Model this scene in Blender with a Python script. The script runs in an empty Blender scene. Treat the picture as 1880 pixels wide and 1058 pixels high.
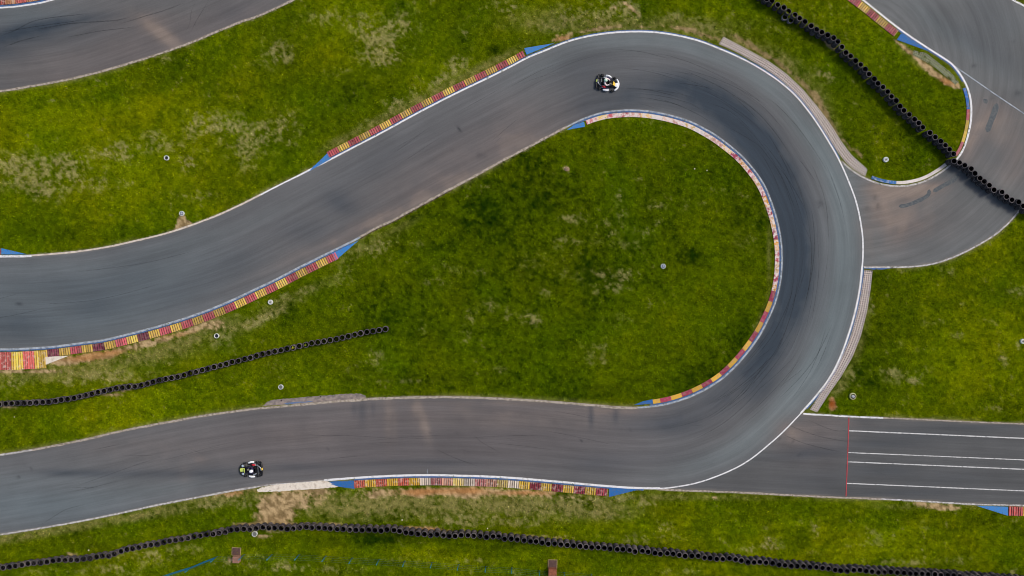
import bpy, bmesh, math, random
import numpy as np
from mathutils import Vector, Matrix
from mathutils.geometry import delaunay_2d_cdt
random.seed(7); rng = np.random.default_rng(11)
scene = bpy.context.scene
COL = scene.collection
S = 0.05                      # metres per map unit; the circuit is surveyed on a 1880 x 1058 map
CX, CY = 940.0, 529.0
CAMH = 62.0
def W(x, y): return ((x - CX) * S, (CY - y) * S)
def foot(x, y, h):            # ground position of a thing whose top (height h) was surveyed from the air
    k = (CAMH - h) / CAMH
    return (CX + (x - CX) * k, CY + (y - CY) * k)

# ------------------------------------------------------------------ colours
LUM = np.array([.97, .994, 1.09])          # what a white sheet reflects here, for turning seen colours into albedo
def lin(c):
    c = np.asarray(c, float) / 255.0
    l = np.where(c <= 0.04045, c / 12.92, ((c + 0.055) / 1.055) ** 2.4)
    return np.clip(l / LUM, 0, 0.9)
def L4(r, g, b): 
    l = lin((r, g, b)); return (l[0], l[1], l[2], 1.0)

# ------------------------------------------------------------------ noise (numpy)
def _h(ix, iy, seed):
    n = (ix.astype(np.int64) * 374761393 + iy.astype(np.int64) * 668265263 + seed * 1442695041) & 0xffffffff
    n = ((n ^ (n >> 13)) * 1274126177) & 0xffffffff
    n = (n ^ (n >> 16)) & 0xffffffff
    return (n & 0xffffff) / float(0xffffff)
def vn(x, y, seed=0):
    ix = np.floor(x); iy = np.floor(y); fx = x - ix; fy = y - iy
    fx = fx * fx * (3 - 2 * fx); fy = fy * fy * (3 - 2 * fy)
    a = _h(ix, iy, seed); b = _h(ix + 1, iy, seed); c = _h(ix, iy + 1, seed); d = _h(ix + 1, iy + 1, seed)
    return (a + (b - a) * fx) * (1 - fy) + (c + (d - c) * fx) * fy
def fbm(x, y, sc, oct=4, seed=0, gain=0.55):
    s = 0; a = 1; t = 0; x = x / sc; y = y / sc
    for i in range(oct):
        c, sn = math.cos(0.7 * i + .3), math.sin(0.7 * i + .3)
        s = s + a * vn(x * c - y * sn, x * sn + y * c, seed + i * 17); t += a; a *= gain; x = x * 2.03; y = y * 2.03
    return s / t
def sm(a, b, x):
    t = np.clip((x - a) / (b - a), 0, 1); return t * t * (3 - 2 * t)
def G(x, y, lst):
    o = np.zeros_like(x)
    for g in lst:
        gx, gy, rx, ry, amp = g[:5]; an = math.radians(g[5]) if len(g) > 5 else 0
        dx, dy = x - gx, y - gy; c, s = math.cos(an), math.sin(an)
        u = (dx * c + dy * s) / rx; v = (-dx * s + dy * c) / ry
        o += amp * np.exp(-(u * u + v * v))
    return o
def mix(a, b, t):
    t = t[..., None]; return a * (1 - t) + b * t

# ------------------------------------------------------------------ curves
def catmull(pts, step=4.0):
    P = [np.array(p, float) for p in pts]
    P = [2 * P[0] - P[1]] + P + [2 * P[-1] - P[-2]]
    out = []
    for i in range(1, len(P) - 2):
        p0, p1, p2, p3 = P[i - 1], P[i], P[i + 1], P[i + 2]
        n = max(1, int(np.linalg.norm(p2 - p1) / step))
        for k in range(n):
            t = k / n
            out.append(0.5 * ((2 * p1) + (-p0 + p2) * t + (2 * p0 - 5 * p1 + 4 * p2 - p3) * t * t + (-p0 + 3 * p1 - 3 * p2 + p3) * t ** 3))
    out.append(P[-2]); return np.array(out)
def smooth(p, n=3):
    p = p.copy()
    for _ in range(n): p[1:-1] = (p[:-2] + 2 * p[1:-1] + p[2:]) / 4
    return p
def arclen(p):
    return np.concatenate([[0], np.cumsum(np.hypot(*(p[1:] - p[:-1]).T))])
def resample(p, n):
    s = arclen(p); t = np.linspace(0, s[-1], n)
    return np.stack([np.interp(t, s, p[:, 0]), np.interp(t, s, p[:, 1])], 1)
def normals(p):
    d = np.gradient(p, axis=0); d /= np.maximum(np.hypot(d[:, 0], d[:, 1]), 1e-6)[:, None]
    return np.stack([-d[:, 1], d[:, 0]], 1)
def sub(p, a, b):             # the stretch of a dense curve between the points nearest to a and b
    ia = np.argmin(np.hypot(*(p - np.array(a)).T)); ib = np.argmin(np.hypot(*(p - np.array(b)).T))
    return p[ia:ib + 1] if ia <= ib else p[ib:ia + 1][::-1]

outer = [(-330,478),(-150,474),(0,470),(50,469.5),(100,466),(150,461),(200,453),(250,442),(300,430),(350,414),(400,395),(450,372),(500,346),(550,321),(575,308),(600,296),(650,270),(700,244),(750,216.5),(800,190),(850,165),(900,141),(940,121),(970,105),(1000,93),(1040,77),(1080,66.5),(1120,60.5),(1160,58),(1200,59),(1240,64.5),(1280,74),(1313,86),(1350,102),(1380,117),(1410,135),(1435,153),(1460,175),(1485,205),(1505,234),(1523,263),(1540,293),(1558,333),(1573,375),(1582,420),(1584.6,455),(1583,490),(1578.5,530),(1570,573),(1560,608),(1548,643),(1535,673),(1518,702),(1495,731),(1470,759),(1437.5,793),(1410,817.5),(1381,841),(1353.5,858),(1316,874.5),(1278,887),(1241,894),(1211,897),(1170,896.5),(1140,895),(1090,891),(1040,886.5),(990,882),(940,878),(896,875.5),(846,874),(796,873),(745,873.5),(695,875.5),(645,878.5),(595,882.5),(545,886.5),(495,890),(470,894.5),(426,901.5),(376,911),(326,920.5),(275.6,930.5),(225.5,941.5),(175,952),(125,961.5),(75,970),(25,978),(0,982),(-150,1003),(-330,1025)]
inner = [(-330,628),(-150,640),(0,642.5),(50,641),(100,637.5),(150,631),(188,626),(225,617.5),(276,604.5),(326,590),(376,573),(426,552.5),(477,528.5),(502.6,516.5),(545,494.5),(590,472),(640,447.5),(655,440),(690,420),(720,406.5),(770,379),(821,351.5),(871,325),(921,297),(940,287),(982,265),(1040,234),(1065,221.5),(1090,212),(1115,206),(1153,203),(1190,205),(1228,212),(1266,223.5),(1291,236),(1316,251),(1336,266),(1361,287),(1386,316),(1403.5,343),(1413,366),(1422.5,393),(1430,425),(1434,453),(1434.6,480),(1433,508),(1428,536),(1420,562),(1410,585),(1397,611),(1378,639),(1354,668),(1328,693),(1303,710),(1273,725.5),(1241,737),(1211,744),(1175,748),(1140,748),(1090,744),(1040,739.5),(990,736),(940,733),(871,730),(796,729),(720,730.5),(670,733),(595,739),(533,745),(470,750.5),(426,756),(376,763),(326,772),(276,781),(225,791),(163,805.5),(100,818.5),(50,827.5),(0,835),(-150,855),(-330,875)]
OUT = smooth(catmull(outer)); INN = smooth(catmull(inner))
anch = [((-330,478),(-330,628)),((0,470),(0,642)),((300,430),(376,573)),((575,308),(650,443)),((940,121),(1020,245)),((1160,58),(1153,203)),((1410,135),(1300,241)),((1573,375),(1427,410)),((1583,490),(1434,485)),((1548,643),(1405,597)),((1437.5,793),(1340,682)),((1211,897),(1190,747)),((745,873.5),(740,730)),((300,925.5),(276,781)),((0,982),(-22,838)),((-330,1025),(-330,875))]
LS, RS = [], []
for (a, b) in zip(anch[:-1], anch[1:]):
    so = sub(OUT, a[0], b[0]); si = sub(INN, a[1], b[1])
    n = int(max(arclen(so)[-1], arclen(si)[-1]) / 4) + 2
    LS.append(resample(so, n)[:-1]); RS.append(resample(si, n)[:-1])
LS = smooth(np.concatenate(LS), 2); RS = smooth(np.concatenate(RS), 2)

tl_low = smooth(catmull([(-330,188),(-150,182),(0,168),(50,160),(100,151.5),(150,141),(200,128),(250,113),(300,97),(350,79),(400,58),(450,38),(470,32),(540,0),(640,-50),(760,-115),(900,-200)]))
tl_up = smooth(catmull([(-330,22),(-150,20),(0,14),(50,9),(95,0),(200,-33),(300,-70),(420,-125),(600,-220),(720,-290)]))
tr_left = smooth(catmull([(1380,-150),(1480,-75),(1583,0),(1610,21.5),(1648,51.5),(1686,78),(1736,110),(1749,120),(1763,138),(1775,160),(1781.5,185),(1782.5,213),(1779,238),(1772,264),(1761,286),(1741,306),(1718,322),(1693,334.5),(1661,341.5),(1635,341),(1610,336),(1585,325.5),(1560,309.5),(1542,293)]))
link_low = smooth(catmull([(1583,491),(1623,491),(1660,490.5),(1693,488),(1723,482),(1761,468),(1801,447),(1831,428),(1856,405),(1870,388),(1890,360),(1915,322),(1950,290),(2010,262),(2150,230)]))
tr_right = catmull([(2180,170),(2000,80),(1880,11),(1858,-1),(1760,-65),(1650,-150)])
LINK = np.concatenate([tr_left[:-1], np.array([(1535,310),(1540,400),(1540,480)]), link_low, tr_right])
pit_up = smooth(catmull([(1470,759.5),(1510,762),(1560,765),(1610,767),(1660,768.8),(1761,773.5),(1880,778.5),(2180,790)]))
pit_low = smooth(catmull([(1180,897),(1211,898.5),(1266,901),(1341,903.5),(1410,907),(1510,912),(1610,916),(1711,921.5),(1786,926),(1880,928.5),(2180,940)]))
PIT = np.concatenate([np.array([(1440,770)]), pit_up, pit_low[::-1], np.array([(1190,880)])])
MAIN = np.concatenate([OUT, INN[::-1]])
TL = np.concatenate([tl_low, tl_up[::-1]])

# ------------------------------------------------------------------ raster of what is not grass
RX0, RY0, RW, RH = -300, -250, 2480, 1560
mask = np.zeros((RH, RW), np.float32)
def raster(poly, val=1.0, m=None):
    m = mask if m is None else m
    p = np.asarray(poly, float); q = np.roll(p, -1, 0)
    for r in range(RH):
        y = RY0 + r + 0.5
        c = ((p[:, 1] <= y) & (q[:, 1] > y)) | ((q[:, 1] <= y) & (p[:, 1] > y))
        if not c.any(): continue
        xs = np.sort(p[c, 0] + (y - p[c, 1]) * (q[c, 0] - p[c, 0]) / (q[c, 1] - p[c, 1])) - RX0
        for a, b in zip(xs[::2], xs[1::2]):
            a = int(max(0, min(RW, round(a)))); b = int(max(0, min(RW, round(b)))); m[r, a:b] = val
for poly in (MAIN, TL, LINK, PIT): raster(poly)
def blur(m, r):
    for ax in (0, 1):
        c = np.cumsum(np.pad(m, [(r + 1, r) if a == ax else (0, 0) for a in (0, 1)], mode='edge'), axis=ax)
        m = (c[2 * r + 1:, :] - c[:-2 * r - 1, :]) / (2 * r + 1) if ax == 0 else (c[:, 2 * r + 1:] - c[:, :-2 * r - 1]) / (2 * r + 1)
    return m
def samp(m, x, y):
    ix = np.clip((x - RX0).astype(int), 0, RW - 1); iy = np.clip((y - RY0).astype(int), 0, RH - 1); return m[iy, ix]
road = mask.copy()
near6 = blur(blur(road, 3), 3); near20 = blur(blur(road, 9), 9)

# ------------------------------------------------------------------ ground colour field
DARK = [(890,395,60,45,.4),(900,350,70,30,.2),(1272,472,16,14,1.2),(905,90,20,12,.9,-20),(660,180,70,30,.45),(620,240,50,20,.25),(1570,640,70,60,.45),(1620,690,60,40,.35),
 (1290,975,25,25,.55),(1470,1000,35,20,.4),(1635,945,25,12,.35),(900,170,40,20,.2),(850,80,50,40,.3),(1560,180,60,50,.25),(1700,240,40,60,.3),(960,330,40,60,.35),(820,700,120,14,.35),(1340,270,60,40,.35),
 (1400,420,25,90,.35),(1370,620,40,60,.4),(1290,690,50,25,.35),(220,170,160,12,.45,-12),(60,185,80,10,.4),(360,105,120,10,.3,-20),(1480,80,60,30,.35),(1160,235,120,20,.3),(760,395,60,20,.35,-28),(560,590,50,15,.4,-12),
 (240,545,30,12,.0),(240,662,14,8,.5),(270,661,8,6,.4),(700,990,180,10,.6),(900,1002,120,9,.5),(1100,1020,140,9,.3),(1620,530,40,60,.4),(1660,590,60,40,.3),(1000,200,0.1,0.1,0),(640,150,60,20,.3),(280,950,80,14,.45,-12),(110,985,60,12,.35,-10),(870,180,40,20,.3),  # long strips just below the bottom tyre row paint its shade into the grass
 (170,430,160,14,.4),(60,410,50,25,.2),(1730,160,20,10,.2),(430,620,30,50,.2),(560,560,60,30,.25),(690,560,50,40,.3),(1230,880,0.1,0.1,0),(1420,930,60,10,.3),(30,760,40,14,.4),(1350,600,80,80,.2),(150,975,80,10,.3),(420,960,40,8,.3),(1020,710,100,20,.35),(1110,725,80,10,.35),(950,470,50,30,.25),(1040,310,80,30,.2)]
BRIGHT = [(160,250,220,110,.5),(100,160,0.1,0.1,0),(440,100,60,60,.35),(220,370,90,50,.25),(1560,60,60,50,.35),(1600,20,60,40,.3),(1800,640,90,110,.25),(1650,1000,240,40,.45),(1480,1030,120,20,.3),(200,770,260,30,.35),(380,720,120,20,.3),
 (560,720,80,25,.25),(860,1025,160,14,.35),(700,1015,120,12,.3),(280,1030,160,20,.25),(620,990,60,10,.15),(1380,1000,60,40,.2),(820,560,90,60,.15),(940,600,100,60,.15),(1240,420,120,70,.12),(1300,550,100,60,.12),(1830,470,60,50,.2),(700,60,120,60,.2),(480,260,80,60,.15),(1700,100,50,40,.2),(1000,20,80,30,.2),
 (300,190,60,30,.3),(350,230,60,40,.2),(150,690,160,12,.15),(1100,960,80,20,.1)]
DRY = [(700,75,34,40,1.0),(660,45,30,22,.5),(745,45,26,26,.55),(600,30,45,16,.5,-15),(505,95,26,26,.6),(520,105,20,20,.4),(700,110,40,14,.7),(835,112,26,16,.6,-25),(800,150,60,12,.7,-28),(725,195,25,18,.6,-30),(690,220,40,10,.6,-28),(640,235,0.1,0.1,0),(505,245,50,30,.6),(530,220,20,30,.4),(620,130,22,10,.5),(470,120,12,10,.4),
 (50,320,75,26,.85),(15,300,30,20,.6),(110,300,60,25,.6),(210,280,45,18,.7),(230,275,20,16,.5),(90,355,30,18,.7),(170,335,40,22,.55),(240,340,25,12,.5),(345,300,20,16,.75),(300,270,40,10,.5),(380,280,0.1,0.1,0),(360,235,35,30,.55),(400,225,40,20,.6),(380,180,10,14,.6),(285,250,25,12,.45),(340,360,40,10,.35),(380,362,24,8,.4),(460,290,30,30,.45),(440,250,40,30,.5),
 (1137,360,9,12,.75),(1142,393,11,13,.8),(1205,378,16,8,.85),(1208,408,10,9,.85),(1258,373,10,10,.75),(1112,410,9,9,.6),(1120,430,28,9,.6,-20),(1185,425,22,10,.6,-15),(1030,445,14,11,.8),(1055,448,14,9,.7),(1060,405,40,10,.4),(1150,450,30,8,.5),(1120,510,22,14,.85),(1150,505,18,14,.8),(1100,505,20,8,.4),(1075,515,8,7,.65),(1040,400,20,8,.5),(980,480,30,20,.35),(1040,505,60,12,.3),
 (860,580,16,14,.8),(900,560,12,12,.75),(850,610,14,12,.8),(770,610,16,20,.5),(970,585,20,12,.65),(985,590,18,10,.5),(1000,535,14,9,.6),(1120,530,30,10,.7),(1090,540,14,8,.4),(935,580,10,14,.6),(1100,640,30,20,.45),(1095,665,24,9,.65),(1150,590,40,14,.25),(920,680,12,6,.7),(690,655,20,22,.5),(660,675,30,16,.4),(740,700,60,4,.5),(700,450,36,18,.75,-20),(660,470,30,12,.5,-25),(770,450,12,9,.5),
 (820,490,14,14,.6),(880,500,30,10,.5),(800,520,22,10,.7),(860,530,0.1,0.1,0),(630,510,20,20,.4),(540,540,50,8,.75,-20),(500,575,60,8,.7,-25),(470,590,50,10,.7,-25),(1275,480,0.1,0.1,0),(1400,540,12,4,.3),
 (500,690,20,10,.35),(510,670,26,8,.4),(20,705,40,12,.7),(150,690,50,14,.75),(210,690,60,16,.75),(260,660,30,16,.5),(240,640,60,10,.8,-10),(340,620,40,12,.8,-15),(400,625,26,16,.6),(320,665,20,10,.4),(120,700,30,8,.5),(1500,60,70,16,.5,30),(1440,110,30,12,.5,35),(1430,60,30,16,.4,30),(1510,135,22,9,.75,20),(1525,150,8,8,.5),
 (1130,10,60,20,.6),(1040,30,20,20,.7),(1060,40,60,14,.5),(1120,35,40,20,.5),(1160,20,20,8,.9,35),(1240,35,40,14,.6),(1290,50,40,10,.5),(1340,70,60,10,.6,25),(1000,50,40,10,.5),(940,20,20,14,.6),(860,60,20,12,.5,0),
 (330,935,60,10,.6,-12),(420,920,60,14,.8),(380,920,20,14,.6),(620,930,80,20,.7),(700,920,60,18,.7),(800,935,120,22,.7),(900,930,90,22,.8),(1000,925,100,18,.8),(1060,930,60,16,.7),(1100,945,50,10,.6),(960,960,50,8,.5),(840,960,40,10,.6),(1150,915,60,8,.7),(1190,925,26,10,.6),(1220,965,18,10,.6),(1190,985,60,8,.5),(1170,995,30,6,.6),
 (1380,1010,16,6,.85),(1400,1005,30,8,.5),(1410,985,10,20,.6),(1497,970,8,16,.75),(1420,1000,20,10,.5),(1465,960,14,10,.4),(1580,1000,30,10,.5),(1600,980,20,20,.35),(1690,1010,12,14,.75),(1680,1035,30,6,.5),(1700,965,10,8,.5),(1740,960,10,8,.5),(1860,1050,20,6,.6),(1640,1030,50,5,.4),(1760,1030,30,8,.35),(1495,1015,14,5,.5),
 (210,1045,60,10,.6),(300,1015,50,10,.45),(250,1025,60,12,.5),(340,1005,40,10,.4),(80,1050,60,6,.5),(480,1035,60,14,.5),(530,1040,30,10,.5),(600,1045,80,8,.35),(870,1030,40,6,.5),(400,1035,30,8,.35),(1210,1050,30,6,.45),(1270,1045,20,10,.4),(740,1030,60,8,.3),(940,1050,30,8,.4),
 (1600,560,10,18,.7),(1590,615,6,14,.7),(1560,690,12,20,.6,30),(1540,715,14,10,.6),(1680,700,24,10,.7),(1640,690,20,12,.4),(1630,680,16,6,.5),(1690,680,20,8,.5),(1760,615,10,8,.7),(1840,660,14,12,.75),(1765,560,8,5,.6),(1810,590,20,6,.5),(1720,590,30,8,.4),(1700,640,20,6,.35),(1640,632,14,6,.5),(1740,500,14,10,.4),(1870,535,20,10,.5),(1870,635,8,8,.6),(1820,750,30,6,.45),(1250,60,0.1,0.1,0),
 (1395,430,14,30,.3),(1370,440,20,20,.3),(1310,270,16,6,.6,25),(1360,300,20,5,.6,35),(1230,222,60,4,.4),(1330,350,20,8,.35),(1360,360,16,5,.55),(1180,228,16,5,.5),(700,410,0.1,.1,0),(170,110,0.1,.1,0),(180,148,14,4,.6),(110,185,20,3,.7),(365,85,0.1,.1,0),(300,108,20,5,.5),(470,40,0.1,.1,0),(920,10,40,14,.4)]
DIRT = [(590,902,30,8,.9),(540,915,50,18,1.0),(500,930,28,22,1.1),(495,955,24,18,1.0),(525,950,36,14,.8,-35),(430,905,40,8,.9,-8),(470,965,30,6,.8),(790,902,70,8,1.1),(765,907,24,7,1.0),(690,908,30,9,.8),(860,902,50,8,1.1),(960,905,70,6,1.1),(1040,914,34,6,.7),(1000,906,0.1,.1,0),(860,912,20,8,.8),
 (200,648,40,7,1.1,-9),(150,660,40,6,1.1,-6),(110,664,26,7,1.1),(260,632,40,6,.9,-13),(320,618,50,6,.8,-16),(365,600,26,8,.8,-20),(400,598,18,12,.8),(60,682,60,3,1.0),(0,683,40,3,.8),(180,655,50,5,.7),
 (1030,72,22,5,1.1,-12),(1080,57,60,3,.8,-8),(1100,53,20,4,.9),(1200,50,80,4,.7,2),(1290,64,60,5,.85,16),(1360,72,30,5,.8,25),(1400,98,40,5,.85,32),(1440,125,30,5,.9,40),(1480,160,30,6,1.0,48),(1510,200,30,6,1.0,52),(1530,235,20,5,.8,58),(1555,265,20,5,.9,55),(1575,280,16,5,.8,50),(1500,180,14,10,.6),
 (1730,145,22,6,1.2,28),(1745,153,14,5,1.0,10),(1665,92,14,4,1.0,35),(1690,112,26,5,.9,40),(1710,130,20,6,.9,35),(1650,80,14,3,.8,40),(1752,158,14,5,.8,20),(1162,20,16,4,1.0,38),(1150,8,20,3,.8,35),(1130,12,12,3,.8,-40),
 (1527,742,9,12,1.3),(1530,745,5,6,.6),(1720,930,40,5,1.0),(1740,934,24,4,.9),(1690,924,30,4,.8),(423,1027,6,5,1.2),(450,963,20,3,.8),(540,963,60,2.5,.9),(610,963,60,2.5,.6),(780,972,50,5,1.1),(830,978,40,4,.9),(740,969,30,3,.9),(870,980,60,3,.8),(980,986,80,3,.7),(1100,1000,80,3,.6),(700,968,60,2.5,.6),(205,725,20,3,.9),(230,716,16,3,.9,-10),(10,748,30,3,.8),(128,1018,14,4,.9),
 (1515,76,16,4,.95,28),(1527,86,12,4,.9,35),(482,985,14,3,.9),(1240,915,0.1,.1,0),(1312,914,5,3,.9),(1040,311,5,4,1.2),(1725,1048,60,4,.7,4),(1560,1038,80,3,.5,3),(1780,1052,50,4,.6,4),(1650,1045,40,3,.6,3)]
OLIVE = [(700,922,110,16,.9),(850,925,120,20,.95),(1000,928,110,20,.9),(620,935,60,22,.8),(1100,938,60,14,.6),(420,914,60,11,.8,-8),(300,938,80,8,.7,-12),(150,966,140,7,.7,-10),(20,990,60,7,.6,-8),(1200,912,80,6,.6),(1350,914,120,5,.4),(200,664,140,15,.8,-8),(340,622,60,18,.85,-18),(420,598,40,14,.7),(90,688,140,10,.7),(500,570,40,10,.5,-25),(560,535,50,8,.5,-25),
 (1450,122,60,14,.7,38),(1505,195,16,36,.8,-25),(1535,250,12,30,.7,-25),(1150,45,160,12,.8),(1300,62,60,10,.7,15),(1380,88,50,10,.7,28),(800,168,90,8,.8,-27),(700,220,80,8,.7,-27),(900,117,60,8,.7,-27),(620,262,30,8,.5,-27),(1690,115,40,8,.7,38),(1590,560,8,40,.5),(1575,640,8,30,.6,15),(1545,705,8,26,.7,30),(1680,930,80,5,.6),(1330,235,60,5,.6,25),(1400,350,5,50,.5,-15),(1412,470,4,60,.5),(1395,590,5,40,.5,20),(660,460,40,10,.5,-28),(730,420,40,8,.4,-28),(500,745,20,3,.4),(1000,35,60,20,.4),(230,560,0.1,.1,0)]
def tri(px, py, a, b, c):
    def e(p, q): return (q[0]-p[0])*(py-p[1])-(q[1]-p[1])*(px-p[0])
    u, v, w = e(a, b), e(b, c), e(c, a)
    return ((u > 0) & (v > 0) & (w > 0)) | ((u < 0) & (v < 0) & (w < 0))
def ground(x, y, detail=True):
    n1 = fbm(x, y, 190, 3, 3); n2 = fbm(x, y, 46, 4, 9); n3 = fbm(x, y, 11, 3, 21); n4 = fbm(x, y, 5, 2, 33)
    mott = fbm(x + 400, y * 1.0, 24, 4, 55)
    infield = sm(60, -60, np.abs(y - 490) - 250) * sm(560, 760, x) * sm(1480, 1400, x)
    n5 = fbm(x, y, 19, 3, 61); rid = 1 - np.abs(2 * fbm(x + 6 * n3, y + 6 * n4, 17, 4, 71, .6) - 1); rid2 = 1 - np.abs(2 * fbm(x, y, 9, 3, 73, .6) - 1)
    t = 0.50 + (n1 - .5) * .35 + ((n2 - .5) * .36 + (n5 - .5) * .24) * (1 - .45 * infield) + (n3 - .5) * .34 + (n4 - .5) * .30 + G(x, y, BRIGHT) * .42 - np.clip(G(x, y, DARK), 0, 1.1) * (.14 + .40 * n5) - infield * .15
    dk = lin((28, 50, 2)); md = lin((81, 98, 0)); br = lin((113, 125, 0)); br2 = lin((136, 143, 22))
    c = np.zeros(x.shape + (3,)) + dk
    c = mix(c, md[None], sm(0.0, .48, t)) ; c = mix(c, br[None], sm(.42, .88, t)); c = mix(c, br2[None], sm(.85, 1.35, t) * .7)
    # soft hue drift
    hue = fbm(x, y, 70, 3, 77) - .5
    c[..., 0] *= 1 + hue * .35; c[..., 1] *= 1 + hue * .05
    d = G(x, y, DRY)
    d = d * (1 - .28 * infield) * (1 - .55 * np.clip(G(x, y, OLIVE), 0, 1))
    dry = sm(.22, .92, d * .62 + (mott - .5) * .9 + (n3 - .5) * .6 + (n4 - .5) * 1.1 + (rid - .72) * .9 + (rid2 - .75) * .7) * np.clip(d * 1.5, 0, 1)
    bg = sm(.90, .99, rid * .75 + n3 * .35 - .04) * sm(.42, .60, fbm(x, y, 110, 2, 91)) * .38     # scattered pale specks everywhere
    dry = np.clip(np.maximum(dry * .66, bg), 0, 1)
    mow = (fbm(x * .13, y, 5.5, 3, 411) - .5) * sm(560, 640, y) * sm(560, 760, x) + (fbm(x * .15, y + x * .04, 6, 3, 415) - .5) * sm(920, 950, y)
    c = c * (1 + mow[..., None] * .42)
    dcol = mix(np.zeros(x.shape + (3,)) + lin((120, 122, 38)), lin((160, 150, 102))[None], sm(.3, .68, n4 * .6 + rid2 * .4 - .05))
    c = mix(c, dcol, dry)
    e6 = samp(near6, x, y); e20 = samp(near20, x, y)
    # worn verge beside the asphalt, in stretches
    verge = sm(.03, .5, e20) * sm(.34, .66, fbm(x, y, 85, 3, 131) + (n3 - .5) * .45)
    c = mix(c, lin((138, 134, 78))[None], verge * .45)
    ol = np.clip(G(x, y, OLIVE), 0, 1.2); ol = np.clip(ol * (.62 + 1.1 * (n3 - .5) + 1.2 * (n4 - .5) + .5 * (n5 - .5)), 0, .85)
    c = mix(c, lin((134, 128, 74))[None], ol)
    q = G(x, y, DIRT)
    dirt = sm(.25, 1.0, q * .95 + (n2 - .5) * .6 + (n3 - .5) * .8 + (n4 - .5) * .9 + (rid2 - .75) * .5) * np.clip(q * 2, 0, 1)
    tm = tri(x + (n3 - .5) * 6, y + (n4 - .5) * 4, (331, 390), (316, 432), (356, 412)) | tri(x, y, (331, 390), (338, 392), (342, 420))
    dirt = np.maximum(dirt, tm * .95)
    sand = mix(np.zeros(x.shape + (3,)) + lin((150, 122, 92)), lin((196, 166, 130))[None], sm(.35, .7, n4))
    orange = G(x, y, [(790,902,60,6,1),(765,906,20,6,.6),(865,901,26,6,1),(965,905,50,5,1),(200,648,60,6,1),(150,658,40,6,.9),(1740,150,20,6,1),(440,905,40,6,.8),(1030,70,24,6,.7),(1500,950,.1,.1,0),(800,974,60,5,.7),(320,615,60,6,.6)])
    sand = mix(sand, lin((196, 132, 84))[None], np.clip(orange, 0, 1) * .8)
    sand = mix(sand, lin((132, 112, 80))[None], np.clip(G(x, y, [(1320,70,120,20,1,15),(1460,140,90,24,1.2,42),(1550,250,60,24,1.2,60),(1110,52,60,8,.6)]), 0, 1) * .8)
    sand = mix(sand, lin((150, 68, 34))[None], np.clip(G(x, y, [(1527,742,12,14,1)]), 0, 1))
    c = mix(c, sand, dirt * .82)
    # crumbly pale edge right against the asphalt
    edge = sm(.14, .42, e6 + (n4 - .5) * .3) * sm(.25, .5, fbm(x, y, 60, 2, 141) + .1)
    c = mix(c, lin((150, 138, 118))[None], edge * .62)
    c = c * (1 + (n4[..., None] - .5) * .5)
    bare = np.clip(dirt * 1.0 + edge * .7 + dry * .35 + verge * .25, 0, 1)
    return np.clip(c, 0.001, .8), bare

# ------------------------------------------------------------------ asphalt colour field
A_DARK = [(800,820,380,50,.12),(1120,110,80,20,.15),(1060,130,60,30,.3,-10),
 (1100,200,100,30,.2,-8),(620,370,36,22,.45,10),(640,385,22,14,.2),(560,425,60,26,.35),(700,300,100,30,.25,-28),(850,240,80,30,.2,-28),(30,600,70,30,.6),(170,560,60,30,.45),(100,520,120,20,.2),(330,540,80,30,.3,-20),(440,480,70,30,.3,-25),(240,500,60,40,.2),
 (10,70,90,24,.8,-10),(90,45,80,14,.6,-12),(160,35,60,8,.4,-8),(0,100,50,14,.5),(150,60,80,26,.3,-12),(430,25,40,22,.3),
 (270,870,160,8,.5,0),(120,868,60,7,.4),(400,868,60,14,.3),(540,858,60,8,.35),(640,855,90,10,.2),(665,755,8,26,.5),(650,750,5,14,.4),(685,750,4,14,.4),(1085,765,5,20,.65),(1130,762,5,14,.6),(1085,748,4,8,.3),(1400,720,40,20,.4,135),(1180,780,60,20,.3),(1250,780,80,20,.25),(1100,850,60,20,.35),(1230,840,80,20,.2),(800,850,120,8,.3),(820,870,100,3,.3),
 (1790,330,70,14,.6,36),(1740,320,26,12,.35,36),(1850,375,30,10,.5,36),(1830,280,40,30,.15),(1700,440,60,30,.15),(1820,30,60,40,.3,35),(1760,60,60,24,.25,40),(1830,100,80,30,.25,35),(1700,50,20,40,.1),(1860,180,40,16,.2),  # slanted patches beside the right-hand barrier: its soft shade put into the asphalt colour
 (1500,830,60,10,.5),(1450,840,60,8,.3),(1620,815,80,8,.35),(1700,800,100,8,.3),(1800,785,120,5,.4),(1620,865,60,10,.3),(1500,880,60,20,.2),(1750,880,100,16,.2),(1660,905,80,6,.35)]
A_LIGHT = [(1470,150,60,24,.4,42),(1150,75,140,20,.7),(1300,100,80,16,.75,20),(1400,150,60,18,.8,38),(1480,240,70,20,.9,54),(1530,330,80,22,.9,70),(1550,430,90,26,1.0,88),(1545,540,90,26,1.0,100),(1510,640,80,26,1.0,115),(1460,720,80,28,1.0,130),(1380,800,80,26,.9,145),(1290,850,80,22,.7,160),(1000,120,80,20,.4,-20),
 (1020,150,60,60,.1),(150,585,200,12,.25),(100,610,160,10,.35),(300,560,120,10,.25,-18),(80,490,160,10,.35),(300,455,120,12,.3,-14),(480,400,60,12,.2,-25),(60,930,160,30,.35),(200,910,160,20,.4,-8),(110,880,140,10,.3),(350,890,100,10,.3,-10),(30,890,50,30,.2),
 (1800,20,40,60,.0),(1700,30,60,20,.3,38),(1780,90,80,14,.4,35),(1860,50,40,20,.2),(1640,430,60,30,.3),(1610,400,26,60,.3),(1620,470,30,14,.3),(1850,260,30,40,.2),(1450,790,30,12,.2),(1000,820,100,20,.1),(1240,800,60,50,.25),(1180,870,60,14,.2),(60,30,60,10,.2),(350,20,60,20,.15)]
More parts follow.
